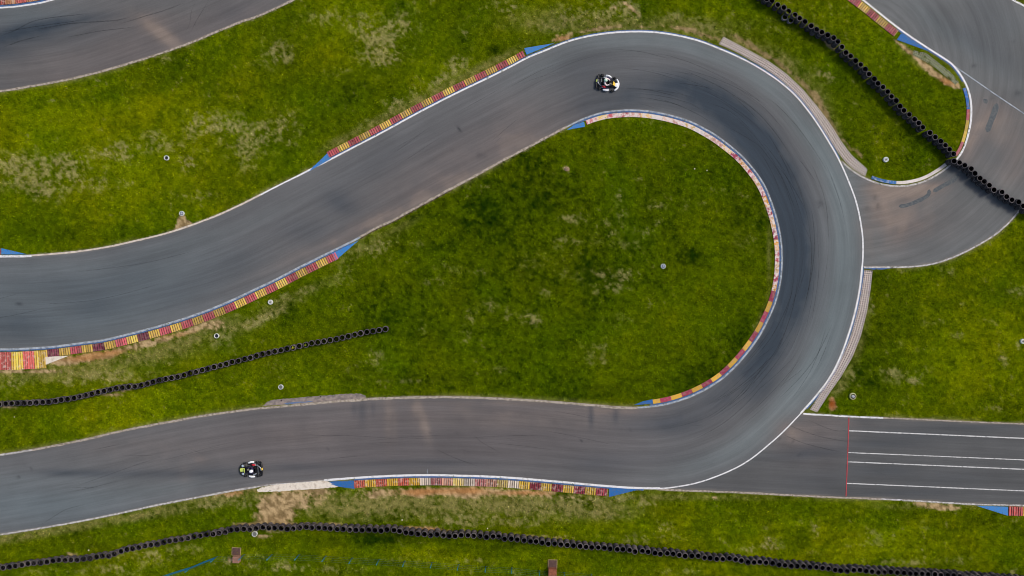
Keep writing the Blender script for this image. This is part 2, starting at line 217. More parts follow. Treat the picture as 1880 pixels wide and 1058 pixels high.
A_BROWN = [(700,400,90,16,1.0,-28),(800,350,100,22,1.0,-28),(900,295,90,26,.9,-28),(1000,235,90,24,.8,-28),(950,225,90,40,.5,-28),(860,265,120,44,.5,-28),(740,340,120,50,.45,-28),(650,425,60,18,.7,-28),(560,470,90,14,.5,-26),(780,400,0.1,.1,0),(1080,225,40,12,.4),(480,500,90,10,.3,-26),(520,450,80,40,.3),
 (770,770,30,40,.5),(713,770,10,46,1.0),(725,760,6,40,.6),(773,765,9,36,1.1,-15),(760,750,9,20,.8),(850,760,200,18,.6),(1000,760,160,14,.7),(1100,755,80,8,.8),(1150,756,60,6,.9),(900,800,260,50,.4),(650,780,100,50,.35),(500,790,160,40,.3),(350,830,160,40,.35),(250,820,120,20,.4),(600,740,80,5,.6),(900,740,300,6,.7),
 (1200,500,0.1,.1,0),(1620,345,30,16,1.6,10),(1660,352,50,16,1.7),(1710,345,40,12,1.3,-15),(1610,380,26,30,.9),(1650,400,60,26,.8),(1590,450,16,50,.5),(1640,440,50,40,.6),(1700,400,80,26,.5),(1780,260,26,30,.9,20),(1800,220,30,40,.8),(1840,240,50,50,.7),(1850,310,50,30,.7),(1830,200,40,20,.6),(1770,290,14,20,.8,25),(1870,280,20,60,.5),(1670,430,40,20,.4),
 (270,45,26,16,1.0,35),(300,65,34,14,1.0,35),(330,82,30,12,1.0,30),(285,35,60,16,.6,0),(230,60,80,40,.4),(400,30,70,30,.5,-20),(100,110,120,30,.35),(220,100,120,24,.4,-10),(330,90,80,10,.8,-20),(460,25,60,12,.7,-25),(180,130,160,8,.5,-12),(60,140,100,14,.4),(1440,800,30,30,.7,40),(1450,790,26,20,.7),(1480,780,30,12,.7),(1520,790,40,14,.5),(1500,810,60,30,.3),(1540,775,30,6,.5),(1600,780,80,6,.3),(340,870,16,16,.35),(370,845,14,8,.5),(80,980,100,5,.3)]
_b = catmull([(1060,190),(1120,178),(1180,165),(1250,162),(1310,186),(1365,235),(1408,290),(1440,350),(1455,420),(1458,490),(1448,560),(1425,615),(1390,670),(1345,715),(1290,748),(1230,768)], 20)
for _i, _p in enumerate(_b):
    _f = _i / (len(_b) - 1); A_DARK.append((_p[0], _p[1], 36, 36, .68 * (.22 + .78 * math.exp(-((_f - .50) / .30) ** 4))))
A_PALE = [(1685,372,60,26,.55),(1625,400,30,50,.55),(1700,430,60,30,.2),(1820,220,30,40,.4),(560,800,60,20,.2),(960,775,200,14,.35),(713,765,7,44,.8),(725,780,5,30,.5),(773,765,8,36,.9,-12),(762,745,5,16,.6),(785,790,6,26,.5,-12),(850,752,20,10,.3),(280,50,26,13,1,35),(308,70,32,11,.9,35),(250,30,20,10,.4,35),(330,88,20,6,.6,-15),(1650,350,50,11,1),(1700,345,30,8,.8),(1620,347,22,12,.9),(1603,370,14,26,.6),(1640,385,40,12,.4),(1600,440,10,40,.35),
 (800,359,70,8,.8,-28),(900,306,60,8,.7,-28),(720,400,40,6,.7,-28),(1000,254,50,7,.5,-28),(1780,255,12,26,.6,20),(1840,240,30,30,.4),(1860,310,14,40,.3,25),(1480,790,30,14,.3),(1455,800,14,14,.5),(1120,750,60,4,.7),(980,740,120,4,.6),(340,870,10,14,.3),(372,843,12,5,.3),(640,440,30,5,.5,-28),(1500,768,24,5,.5)]
STAIN = [(843,237,2.2,6,1.0,-20),(36,559,6,1.8,1.0,3),(1505,373,7,4,.55,20),(1504,380,3,3,.5),(1612,378,4,4,.7),(1606,363,4,5,.5),(1592,382,5,4,.4),(1788,121,4,4,.7),(1869,171,6,5,.6),(1820,180,3,3,.3),(1860,76,3,3,.3),(1468,837,3,2,.9),(1456,809,2,3,.6),(1432,806,2,2,.5),(34,876,2.5,3,.8,30),(58,861,2,2.5,.7),(46,854,2,2,.3),(880,286,5,6,.35),(890,287,4,4,.3),(790,796,3,2,.4),(602,825,3,3,.4),(838,795,2,2,.4),(1067,809,2.5,2,.7),(965,870,2,2,.4),(956,764,2,2,.4),(832,277,2,2,.3),(1018,774,6,3,.3),(1157,789,2,2,.6)]
def asphalt(x, y, base):
    n1 = fbm(x, y, 110, 3, 203); n2 = fbm(x, y, 30, 3, 209)
    c = np.zeros(x.shape + (3,)) + lin(base)
    dk = np.clip(G(x, y, A_DARK) * (.9 + .7 * (n2 - .5)), 0, 1.1)
    lt = np.clip(G(x, y, A_LIGHT), 0, 1.2); bn = np.clip(G(x, y, A_BROWN) * (.75 + .9 * (n2 - .5)), 0, 1.3)
    lt = lt * np.clip(1 - dk * .9, 0, 1)
    c = mix(c, lin((109, 118, 123))[None], np.clip(lt * .85, 0, .95))
    c = mix(c, lin((112, 104, 103))[None], np.clip(bn * .8, 0, .95))
    c = mix(c, lin((168, 148, 132))[None], np.clip((bn - 1.1) * .8, 0, .42))
    c = mix(c, lin((96, 106, 114))[None], np.clip(G(x, y, [(60,560,220,80,.8),(300,500,160,60,.5,-20),(60,930,200,50,.7),(40,30,100,40,.5),(1500,560,90,160,.3)]), 0, .7))
    c = mix(c, lin((100, 94, 96))[None], np.clip(G(x, y, [(820,800,420,80,.9),(560,820,160,60,.4),(880,290,180,60,.5,-28),(280,90,260,60,.6,-15),(1500,800,60,60,.5)]), 0, .8))
    c = mix(c, lin((146, 131, 122))[None], np.clip(G(x, y, A_PALE) * (.75 + 1.2 * (n2 - .5)), 0, 1) * .50)
    c = c * (1 + (n1[..., None] - .5) * .22 + (n2[..., None] - .5) * .16)
    c = mix(c, lin((48, 59, 72))[None], np.clip(dk * .9, 0, .92))
    c = mix(c, lin((38, 42, 48))[None], np.clip(G(x, y, STAIN), 0, 1) * .75)
    # dust washed onto the tarmac along its edges
    ed = samp(1 - near6, x, y)
    c = mix(c, lin((150, 138, 128))[None], sm(.12, .5, ed) * .45)
    return np.clip(c, .004, .7)

# ------------------------------------------------------------------ materials
def newmat(name):
    m = bpy.data.materials.new(name); m.use_nodes = True
    nt = m.node_tree; b = nt.nodes['Principled BSDF']; return m, nt, b
def N(nt, t, **kw):
    n = nt.nodes.new(t)
    for k, v in kw.items(): setattr(n, k, v)
    return n
def noise(nt, scale, detail=3, vec=None, rough=.6):
    n = N(nt, 'ShaderNodeTexNoise'); n.inputs['Scale'].default_value = scale; n.inputs['Detail'].default_value = detail; n.inputs['Roughness'].default_value = rough
    if vec is not None: nt.links.new(vec, n.inputs['Vector'])
    return n.outputs['Fac']
def mapr(nt, v, a, b, c, d):
    n = N(nt, 'ShaderNodeMapRange'); nt.links.new(v, n.inputs[0])
    for i, q in enumerate((a, b, c, d)): n.inputs[i + 1].default_value = q
    return n.outputs[0]
def mul(nt, col, fac):
    n = N(nt, 'ShaderNodeVectorMath', operation='SCALE'); nt.links.new(col, n.inputs[0]); nt.links.new(fac, n.inputs['Scale']); return n.outputs[0]
def pos(nt): return N(nt, 'ShaderNodeNewGeometry').outputs['Position']
def mmul(nt, a, b):
    n = N(nt, 'ShaderNodeMath', operation='MULTIPLY'); nt.links.new(a, n.inputs[0]); nt.links.new(b, n.inputs[1]); return n.outputs[0]
def bump(nt, b, h, strength=.5, dist=.02):
    n = N(nt, 'ShaderNodeBump'); n.inputs['Strength'].default_value = strength; n.inputs['Distance'].default_value = dist
    nt.links.new(h, n.inputs['Height']); nt.links.new(n.outputs[0], b.inputs['Normal'])
def mat_attr(name, fine, amp, rough=.95, streak=False, bumpd=.01):
    m, nt, b = newmat(name)
    a = N(nt, 'ShaderNodeAttribute', attribute_name='Col'); p = pos(nt)
    f = mapr(nt, noise(nt, fine, 3, p), .25, .75, 1 - amp, 1 + amp); c = mul(nt, a.outputs['Color'], f)
    if streak:
        u = N(nt, 'ShaderNodeAttribute', attribute_name='flow')
        mp = N(nt, 'ShaderNodeMapping'); nt.links.new(u.outputs['Vector'], mp.inputs[0]); mp.inputs['Scale'].default_value = (.07, 1.9, 1)
        s = noise(nt, 1.0, 5, mp.outputs[0], .62); c = mul(nt, c, mapr(nt, s,   .28, .72, .84, 1.16))
        mp2 = N(nt, 'ShaderNodeMapping'); nt.links.new(u.outputs['Vector'], mp2.inputs[0]); mp2.inputs['Scale'].default_value = (.35, 13, 1)
        s2 = noise(nt, 1.0, 3, mp2.outputs[0]); c = mul(nt, c, mapr(nt, s2, .3, .7, .94, 1.06))
        g = noise(nt, 55, 2, p); c = mul(nt, c, mapr(nt, g, .25, .75, .84, 1.16))
    nt.links.new(c, b.inputs['Base Color']); b.inputs['Roughness'].default_value = rough; b.inputs['Specular IOR Level'].default_value = .0 if not streak else .25
    bump(nt, b, noise(nt, fine * 2.2, 3, p), .6, bumpd)
    return m
M_ground = mat_attr('turf_soil', 7, .25, bumpd=.04)
M_blade = mat_attr('grass_blades', 9, .2, rough=1)
M_asph = mat_attr('worn_asphalt', 9, .07, rough=.9, streak=True)
M_asph.node_tree.nodes['Principled BSDF'].inputs['Specular IOR Level'].default_value = .3
def mat_paint(name, rgb, worn, wear=.5, scale=6, rough=.7, th=(.5, .62)):
    """paint of one colour worn through in patches"""
    m, nt, b = newmat(name); p = pos(nt)
    a = noise(nt, scale, 5, p, .7); w = mapr(nt, a, th[0], th[1], 0, wear)
    mx = N(nt, 'ShaderNodeMix', data_type='RGBA'); nt.links.new(w, mx.inputs[0]); mx.inputs[6].default_value = L4(*rgb); mx.inputs[7].default_value = L4(*worn)
    c = mul(nt, mx.outputs[2], mapr(nt, noise(nt, 22, 3, p), .25, .75, .82, 1.18))
    nt.links.new(c, b.inputs['Base Color']); b.inputs['Roughness'].default_value = rough; b.inputs['Specular IOR Level'].default_value = .25
    bump(nt, b, noise(nt, 30, 2, p), .3, .004)
    return m
M_white = mat_paint('white_line_paint', (226, 226, 232), (140, 138, 142), .75, 3.2, th=(.52, .7))
M_lane = mat_paint('lane_paint', (206, 206, 210), (120, 120, 124), .85, 4, th=(.5, .66))
M_whiteworn = mat_paint('worn_white_paint', (205, 202, 204), (118, 112, 108), .9, 4.5, th=(.42, .62))
M_grayline = mat_paint('grey_line_paint', (176, 184, 196), (96, 108, 124), .8, 3, th=(.42, .62))
M_blueline = mat_paint('blue_line_paint', (70, 104, 160), (88, 92, 104), .8, 3)
M_sandedge = mat_paint('sandy_concrete_edge', (182, 170, 160), (118, 108, 94), .9, 5, th=(.45, .6))
M_blue = mat_paint('blue_kerb_paint', (58, 130, 204), (96, 120, 150), .8, 6, th=(.46, .62))
M_bluedeep = mat_paint('deep_blue_kerb_paint', (36, 102, 174), (84, 104, 134), .8, 6, th=(.46, .62))
M_redline = mat_paint('red_line_paint', (186, 66, 74), (110, 82, 84), .7, 7)
M_palesand = mat_paint('pale_sandy_edge', (216, 204, 194), (160, 144, 126), .8, 4, th=(.46, .66))
M_concrete = mat_paint('pale_concrete', (206, 192, 186), (170, 156, 150), .8, 5)
M_apron = mat_paint('dusty_concrete', (156, 142, 136), (112, 104, 104), .9, 3, th=(.4, .6))
M_whiteapron = mat_paint('whitewashed_concrete', (226, 216, 206), (176, 158, 142), .8, 2.4, th=(.5, .7))
def mat_kerb(name, gloss=.6, wearcol=(206, 196, 186), wamt=.5, th=(.52, .66)):
    m, nt, b = newmat(name); p = pos(nt); a = N(nt, 'ShaderNodeAttribute', attribute_name='Col')
    w = mapr(nt, noise(nt, 3.4, 5, p, .7), th[0], th[1], 0, wamt)
    mx = N(nt, 'ShaderNodeMix', data_type='RGBA'); nt.links.new(w, mx.inputs[0]); nt.links.new(a.outputs['Color'], mx.inputs[6]); mx.inputs[7].default_value = L4(*wearcol)
    c = mul(nt, mx.outputs[2], mapr(nt, noise(nt, 26, 3, p), .25, .75, .75, 1.25)); nt.links.new(c, b.inputs['Base Color'])
    b.inputs['Roughness'].default_value = gloss; b.inputs['Specular IOR Level'].default_value = .2
    return m
M_kerb = mat_kerb('painted_kerb', wamt=.35, wearcol=(172, 146, 132), th=(.46, .62))
M_kerbworn = mat_kerb('worn_painted_kerb', wamt=.95, wearcol=(222, 208, 206), th=(.42, .56))
M_kerbhalf = mat_kerb('part_worn_kerb', wamt=.55, wearcol=(226, 214, 206), th=(.50, .66))
def mat_plain(name, rgb, rough=.6, metal=0, amp=.12, scale=8, spec=.4):
    m, nt, b = newmat(name); tc = N(nt, 'ShaderNodeTexCoord')
    n = N(nt, 'ShaderNodeRGB'); n.outputs[0].default_value = L4(*rgb)
    c = mul(nt, n.outputs[0], mapr(nt, noise(nt, scale, 3, tc.outputs['Object']), .25, .75, 1 - amp, 1 + amp)); nt.links.new(c, b.inputs['Base Color'])
    b.inputs['Roughness'].default_value = rough; b.inputs['Metallic'].default_value = metal; b.inputs['Specular IOR Level'].default_value = spec
    return m
def mat_tyre(name, rgb, dust):
    m, nt, b = newmat(name); p = pos(nt); oi = N(nt, 'ShaderNodeObjectInfo')
    w = mapr(nt, noise(nt, 5, 4, p, .7), .4, .65, 0, .75)
    mx = N(nt, 'ShaderNodeMix', data_type='RGBA'); nt.links.new(w, mx.inputs[0]); mx.inputs[6].default_value = L4(*rgb); mx.inputs[7].default_value = L4(*dust)
    c = mul(nt, mx.outputs[2], mapr(nt, oi.outputs['Random'], 0, 1, .75, 1.3)); nt.links.new(c, b.inputs['Base Color']); b.inputs['Roughness'].default_value = .85; b.inputs['Specular IOR Level'].default_value = .2
    return m

# ------------------------------------------------------------------ object helpers
def tag(o, label=None, cat=None, group=None, kind=None):
    if label: o['label'] = label
    if cat: o['category'] = cat
    if group: o['group'] = group
    if kind: o['kind'] = kind
    return o
def link(name, me, mat=None, parent=None):
    o = bpy.data.objects.new(name, me); COL.objects.link(o)
    if mat is not None:
        for m in (mat if isinstance(mat, (list, tuple)) else [mat]): me.materials.append(m)
    if parent: o.parent = parent
    return o
def empty(name, loc=(0, 0, 0), rz=0):
    o = bpy.data.objects.new(name, None); COL.objects.link(o); o.location = loc; o.rotation_euler = (0, 0, rz); o.empty_display_size = .2; return o
def setcol(me, cols, name='Col'):
    a = me.attributes.new(name, 'FLOAT_COLOR', 'POINT'); c = np.ones((len(me.vertices), 4), np.float32); c[:, :3] = cols; a.data.foreach_set('color', c.ravel())
def setvec(me, v, name='flow'):
    a = me.attributes.new(name, 'FLOAT_VECTOR', 'POINT'); a.data.foreach_set('vector', np.asarray(v, np.float32).ravel())
def mesh_np(name, V, F):
    me = bpy.data.meshes.new(name); V = np.asarray(V, np.float32); F = np.asarray(F, np.int32); k = F.shape[1]
    me.vertices.add(len(V)); me.vertices.foreach_set('co', V.ravel())
    me.loops.add(F.size); me.loops.foreach_set('vertex_index', F.ravel())
    me.polygons.add(len(F)); me.polygons.foreach_set('loop_start', np.arange(0, F.size, k, dtype=np.int32))
    me.update(calc_edges=True); return me
def gridmesh(name, X, Y, Z):      # X, Y map units, 2-D arrays
    h, w = X.shape; V = np.stack([(X - CX) * S, (CY - Y) * S, Z * np.ones_like(X)], -1).reshape(-1, 3)
    i = np.arange(h * w).reshape(h, w); F = np.stack([i[:-1, :-1], i[1:, :-1], i[1:, 1:], i[:-1, 1:]], -1).reshape(-1, 4)
    me = mesh_np(name, V, F)
    if len(me.polygons) and me.polygons[0].normal.z < 0: me.flip_normals()
    return me

# ------------------------------------------------------------------ ground sheet
def axis(a, b, step, far):
    core = np.arange(a, b + .1, step); o = []; d = step * 2; x = a
    while x > -far: x -= d; o.append(x); d *= 1.5
    lo = o[::-1]; o = []; d = step * 2; x = core[-1]
    while x < far: x += d; o.append(x); d *= 1.5
    return np.concatenate([lo, core, o])
gx = axis(-150, 2030, 3.2, 40000); gy = axis(-120, 1180, 3.2, 40000)
X, Y = np.meshgrid(gx, gy)
me = gridmesh('ground', X, Y, 0.0); c, bare = ground(X, Y); setcol(me, (c * .92).reshape(-1, 3))
tag(link('ground', me, M_ground), kind='structure')

# ------------------------------------------------------------------ asphalt
def strip_surface(name, A, B, z, base, nv=36):
    t = np.linspace(0, 1, nv)[None, :]
    X = A[:, :1] * (1 - t) + B[:, :1] * t; Y = A[:, 1:] * (1 - t) + B[:, 1:] * t
    me = gridmesh(name, X, Y, z); setcol(me, asphalt(X, Y, base).reshape(-1, 3))
    s = arclen((A + B) / 2)[:, None] * S + 0 * t; w = np.hypot(A[:, 0] - B[:, 0], A[:, 1] - B[:, 1])[:, None] * S * t
    setvec(me, np.stack([s, w, 0 * s], -1).reshape(-1, 3))
    return tag(link(name, me, M_asph), kind='structure')
strip_surface('kart_track', LS, RS, .016, (99, 100, 104))
n = 300; strip_surface('upper_track', resample(tl_up, n), resample(tl_low, n), .012, (98, 98, 101))
def poly_surface(name, poly, z, base, flow):
    p = np.asarray(poly, float); keep = [0]
    for i in range(1, len(p)):
        if np.hypot(*(p[i] - p[keep[-1]])) > 2.5: keep.append(i)
    p = p[keep]
    if np.hypot(*(p[0] - p[-1])) < 2.5: p = p[:-1]
    x0, y0 = p.min(0); x1, y1 = p.max(0); x0, y0, x1, y1 = max(x0, -260), max(y0, -160), min(x1, 2180), min(y1, 1200)
    gx, gy = np.meshgrid(np.arange(x0 + 1.3, x1, 5.0), np.arange(y0 + 1.1, y1, 5.0))
    m2 = np.zeros_like(mask); raster(p, 1.0, m2); m3 = blur(m2, 1)
    g = np.stack([gx.ravel(), gy.ravel()], 1); g = g[samp(m3, g[:, 0], g[:, 1]) > .98]
    pts = [Vector(q) for q in p] + [Vector(q) for q in g]; nb = len(p)
    vs, es, fs, *_ = delaunay_2d_cdt(pts, [], [list(range(nb))], 1, 1e-4)
    V = np.array([(v.x, v.y) for v in vs]); F = np.array([f for f in fs if len(f) == 3])
    me = mesh_np(name, np.stack([(V[:, 0] - CX) * S, (CY - V[:, 1]) * S, np.full(len(V), z)], 1), F)
    if me.polygons[0].normal.z < 0: me.flip_normals()
    setcol(me, asphalt(V[:, 0], V[:, 1], base)); setvec(me, flow(V[:, 0], V[:, 1]))
    return tag(link(name, me, M_asph), kind='structure')
def flow_link(x, y):
    # arcs swept by karts leaving the link road
    r = np.hypot(x - 1560, y - 130) * S; a = np.arctan2(y - 130, x - 1560); return np.stack([a * 18, r, 0 * r], 1)
poly_surface('link_road', LINK, .008, (103, 105, 108), flow_link)
poly_surface('start_straight', PIT, .004, (86, 87, 90), lambda x, y: np.stack([x * S, y * S + x * S * -.045, 0 * x], 1))

# ------------------------------------------------------------------ painted lines and edges
def ribbon(name, P, o0, o1, z, mat, side=1, wob=0.0, seed=0, kind='structure', parent=None, taper=0):
    P = np.asarray(P, float); nn = normals(P) * side; w = (fbm(P[:, 0], P[:, 1], 9, 3, seed + 5) - .5) * 2 * wob
    a = np.full(len(P), float(o0)); b = np.full(len(P), float(o1)) + w
    if taper:
        s = arclen(P); e = np.clip(np.minimum(s, s[-1] - s) / taper, 0, 1); b = a + (b - a) * e
    A = P + nn * a[:, None]; B = P + nn * b[:, None]
    X = np.stack([A[:, 0], B[:, 0]], 1); Y = np.stack([A[:, 1], B[:, 1]], 1)
    me = gridmesh(name, X, Y, z); o = link(name, me, mat, parent)
    if kind: tag(o, kind=kind)
    return o
def dens(p, step=2.0): return resample(p, max(3, int(arclen(p)[-1] / step)))
# on OUT the map normal (-dy,dx) points to the right of travel = towards the asphalt (first half runs eastwards, y down)
ZL = .024
def edge(P, a, b, o0, o1, mat, side, z=ZL, wob=.3, name='edge_line', taper=0): return ribbon(name, dens(sub(P, a, b)), o0, o1, z, mat, side, wob, taper=taper)
# outer edge of the circuit
edge(OUT, (-330,478), (60,469), -1.2, 3.0, M_white, 1)
edge(OUT, (60,469), (480,358), -1.4, 1.7, M_palesand, 1, wob=.7)
edge(OUT, (480,358), (575,308), -.8, 2.0, M_white, 1, wob=.7)
edge(OUT, (575,308), (1325,91), -1.2, 1.9, M_white, 1)
edge(OUT, (575,308), (1330,93), -2.8, -1.2, M_blueline, 1, name='blue_edge_line')
edge(OUT, (1325,91), (1583,490), -1.2, 1.6, M_white, 1)
edge(OUT, (1325,91), (1540,293), -3.2, -1.2, M_blueline, 1, name='blue_edge_line')
edge(OUT, (1583,490), (1470,759), -1.5, 2.0, M_white, 1)
edge(OUT, (1583,490), (1480,749), -3.6, -1.5, M_blueline, 1, name='blue_edge_line')
edge(OUT, (1470,759), (1211,897), -1.2, 1.2, M_white, 1)
edge(OUT, (1211,897), (595,882), -1.4, 2.4, M_white, 1)
edge(OUT, (1180,897), (650,878), -4.0, -1.4, M_blueline, 1, name='blue_edge_line')
edge(OUT, (595,882), (470,894), -1.0, 1.0, M_whiteworn, 1, wob=.8)
edge(OUT, (470,894), (-330,1025), -1.3, 1.7, M_whiteworn, 1, wob=.7)
# inner edge
edge(INN, (-330,628), (660,437), -1.0, 2.6, M_grayline, -1)
edge(INN, (-150,640), (640,447), -3.0, -1.0, M_blueline, -1, name='blue_edge_line')
edge(INN, (660,437), (1040,234), -1.0, 2.8, M_sandedge, -1, wob=1.6)
edge(INN, (662,436), (830,347), -3.0, -.8, mat_paint('broken_edge_shade_paint', (50, 38, 30), (104, 92, 60), .95, 3, th=(.42, .58)), -1, z=.018, wob=1.4, name='broken_edge_shade')  # dark brown ribbon paints the shade at the drop of the crumbling asphalt
edge(INN, (1040,234), (1300,240), -1.0, 1.8, M_grayline, -1)
edge(INN, (1300,240), (1410,585), -.6, 2.2, M_grayline, -1)
edge(INN, (1410,585), (1170,748), -1.2, 2.0, M_grayline, -1)
edge(INN, (1050,228), (1190,747), -3.6, -1.2, M_blueline, -1, name='blue_edge_line')
edge(INN, (1170,748), (640,735), -1.6, 2.6, M_sandedge, -1, wob=1.6)
edge(INN, (640,735), (60,826), -1.6, 2.0, M_sandedge, -1, wob=1.2)
edge(INN, (60,826), (-330,875), -1.3, 2.0, M_whiteworn, -1, wob=.8)
# upper-left track
edge(tl_low, (-330,188), (900,-200), -1.6, 2.0, M_sandedge, -1, z=.020, wob=1.2)
edge(tl_up, (-330,22), (720,-290), -1, 2.0, M_white, 1, z=.020)
edge(tl_up, (-330,22), (720,-290), -4, -1, M_blueline, 1, z=.020, name='blue_edge_line')
# link road and top-right track
edge(tr_left, (1380,-150), (1750,120), -1.2, 2.2, M_white, -1, z=.020)
edge(tr_left, (1650,52), (1768,148), -4.0, -1.2, M_blueline, -1, z=.020, name='blue_edge_line')
edge(tr_left, (1750,120), (1755,294), -1.2, 2.4, M_white, -1, z=.020)
edge(tr_left, (1755,294), (1545,295), -1.2, 2.0, M_whiteworn, -1, z=.020)
ribbon('lane_line', dens(np.array([(1749,119.5),(1786,145),(1823.5,171),(1880,209),(2180,410)], float)), -1.0, 1.0, .016, M_grayline, 1, .3)
edge(link_low, (1583,491), (2150,230), -1.4, 1.4, M_whiteworn, -1, z=.020, wob=.6)
ribbon('blue_edge_line', dens(sub(link_low, (1585,491), (1640,491))), 1.5, 4.0, .020, M_blueline, 1, .4, taper=20)
edge(tr_right, (2180,170), (1650,-150), -1.5, 1.8, M_white, -1, z=.020)
# start straight
edge(pit_up, (1472,759), (1620,767), -1.5, 1.5, M_white, 1, z=.020, wob=.7)
edge(pit_up, (1620,767), (2180,790), -1.0, 1.2, M_sandedge, 1, z=.020, wob=.9)
edge(pit_low, (1205,898), (1620,916), -1.8, 1.4, M_sandedge, -1, z=.020, wob=.9)
edge(pit_low, (1620,916), (2180,940), -1.3, 1.4, M_whiteworn, -1, z=.020, wob=.6)
for a, b, w in (((1559,791),(1880,805),1.25), ((1556.5,831),(1880,844.5),1.0), ((1556.5,848),(1880,861.8),1.15), ((1554.5,887.5),(1880,901.5),1.1)):
    a, b = np.array(a), np.array(b); e = a + (b - a) * 1.9
    ribbon('lane_line', dens(np.stack([a, e])), -w * .82, w * .82, .016, M_lane, 1, .35)
ribbon('start_line', dens(np.array([(1558.5,766.5),(1556,840),(1553,911.5)], float)), -.8, .8, .0205, M_redline, 1, .3)
ribbon('timing_mark', dens(np.array([(784.5,862),(784.5,871)], float)), -.5, .5, .0225, M_grayline, 1, .1)

# tar repairs, rubber streaks on the asphalt
M_tar = mat_paint('tar_repair', (72, 80, 88), (102, 104, 106), .8, 5, th=(.42, .6))
m, nt, b = newmat('tyre_rubber_mark'); M_rubber = m
b.inputs['Base Color'].default_value = L4(40, 42, 47); b.inputs['Roughness'].default_value = .8
f = mapr(nt, noise(nt, 5, 4, pos(nt), .7), .35, .65, .08, .44); nt.links.new(f, b.inputs['Alpha'])
def blob_poly(name, pts, z, mat, kind='structure', parent=None, jit=0.8):
    p = catmull([*pts, pts[0]], 1.5)[:-1]; p = p + (np.stack([fbm(p[:, 0], p[:, 1], 3, 2, 5), fbm(p[:, 0], p[:, 1], 3, 2, 8)], 1) - .5) * 2 * jit
    me = bpy.data.meshes.new(name); me.from_pydata([(*W(*q), z) for q in p], [], [list(range(len(p)))]); me.update()
    if me.polygons[0].normal.z < 0: me.flip_normals()
    o = link(name, me, mat, parent)
    if kind: tag(o, kind=kind)
    return o
def sausage(pts, w):
    p = catmull(pts, 3); nn = normals(p); s = arclen(p); e = np.sqrt(np.clip(np.minimum(s, s[-1] - s) / w, .02, 1)); w = w * e * (1 + (fbm(s, s * 0, 8, 2, 4) - .5) * .5)
    return list(map(tuple, np.concatenate([p + nn * w[:, None], (p - nn * w[:, None])[::-1]])))
def patch(name, pts, w, z, mat):
    p = sausage(pts, w); me = bpy.data.meshes.new(name); me.from_pydata([(*W(*q), z) for q in p], [], [list(range(len(p)))]); me.update()
    if me.polygons[0].normal.z < 0: me.flip_normals()
    return tag(link(name, me, mat), kind='structure')
patch('tar_repair', [(1650,379),(1665,377),(1690,367),(1704,358),(1706,348)], 3.6, .0135, M_tar)
patch('tar_repair', [(1713,352),(1730,342),(1750,331),(1764,317)], 4.0, .0140, M_tar)
patch('tar_repair', [(1812,243),(1817,228),(1826,205),(1830,190)], 5.5, .0135, M_tar)
patch('tar_repair', [(1806,182),(1812,190)], 5, .0145, M_tar)
SK = [([(0,68),(30,55),(60,40),(100,32),(160,26)],1.1),([(0,60),(60,50),(110,43),(160,36)],.8),([(60,56),(120,45),(150,42),(210,38),(240,33)],1.3),([(0,90),(40,75),(80,66)],1.2),([(220,45),(260,32),(300,20),(340,6)],1.0),([(350,62),(360,40),(372,20),(385,0)],.7),([(340,60),(348,45),(352,20),(362,0)],.5),([(120,70),(180,58),(250,50)],.8),
 ([(863,793),(883,811),(905,824),(925,836)],.6),([(796,823),(833,840),(860,850),(881,858)],.7),([(841,824),(868,832)],.6),([(72,966),(95,951),(118,937),(140,930),(163,926)],.7),([(170,827),(200,820),(226,815)],.6),([(338,820),(383,838)],.5),([(1600,862),(1628,874)],.7),([(1240,881),(1222,884),(1205,888)],.6),([(1225,870),(1245,864)],.5),
 ([(900,262),(925,240),(955,215)],.5),([(905,268),(930,240)],.4),([(120,905),(170,895),(220,882)],.5),([(1430,795),(1480,815),(1550,832)],.8),([(1440,778),(1500,800),(1560,812)],.7),([(1480,770),(1530,790),(1560,790)],.6),([(1120,90),(1180,96),(1240,112)],.5),([(560,800),(640,800),(740,806)],.4),([(140,500),(260,484),(360,460)],.5),([(60,560),(180,550),(300,520)],.5),
 ([(1490,300),(1515,370),(1522,450)],.6),([(1500,420),(1503,500),(1490,590)],.6),([(1445,600),(1420,650),(1380,700)],.7),([(1495,480),(1492,540),(1478,610)],.5),([(1350,160),(1400,196),(1440,240)],.6),([(1290,185),(1340,205),(1380,240)],.6),([(1350,730),(1300,765),(1240,785)],.5)]
for i, (p, w) in enumerate(SK): ribbon('rubber_mark', catmull(p, 3), -w * .8, w * .8, .0192 + .00006 * i, M_rubber, 1, .2, i, taper=25)

# many thin rubber lines laid by kart tyres, following the bend
_r = random.Random(77); NL = len(LS)
_sl = arclen((LS + RS) / 2); _i0 = int(np.argmin(np.hypot(*(LS - np.array((1100, 63))).T))); _i1 = int(np.argmin(np.hypot(*(LS - np.array((1353, 858))).T)))
for k in range(70):
    a = _r.randint(_i0, _i1 - 20); b = min(NL - 2, a + _r.randint(18, 60)); v0 = _r.betavariate(4, 2.2); v1 = min(.96, max(.2, v0 + _r.uniform(-.12, .12))); t = np.linspace(0, 1, b - a)[:, None]; v = v0 + (v1 - v0) * t
    P = smooth(LS[a:b] * (1 - v) + RS[a:b] * v, 3); w = _r.uniform(.35, .8)
    ribbon('rubber_mark', P, -w, w, .0178 + .00001 * k, M_rubber, 1, .15, k, taper=40)
for k in range(26):
    a = _r.choice([_r.randint(20, _i0), _r.randint(_i1, NL - 90)]); b = min(NL - 2, a + _r.randint(15, 45)); v0 = _r.uniform(.2, .85); v1 = min(.92, max(.1, v0 + _r.uniform(-.15, .15))); t = np.linspace(0, 1, b - a)[:, None]; v = v0 + (v1 - v0) * t
    w = _r.uniform(.25, .5); ribbon('rubber_mark', smooth(LS[a:b] * (1 - v) + RS[a:b] * v, 3), -w, w, .0186 + .00001 * k, M_rubber, 1, .15, k, taper=40)
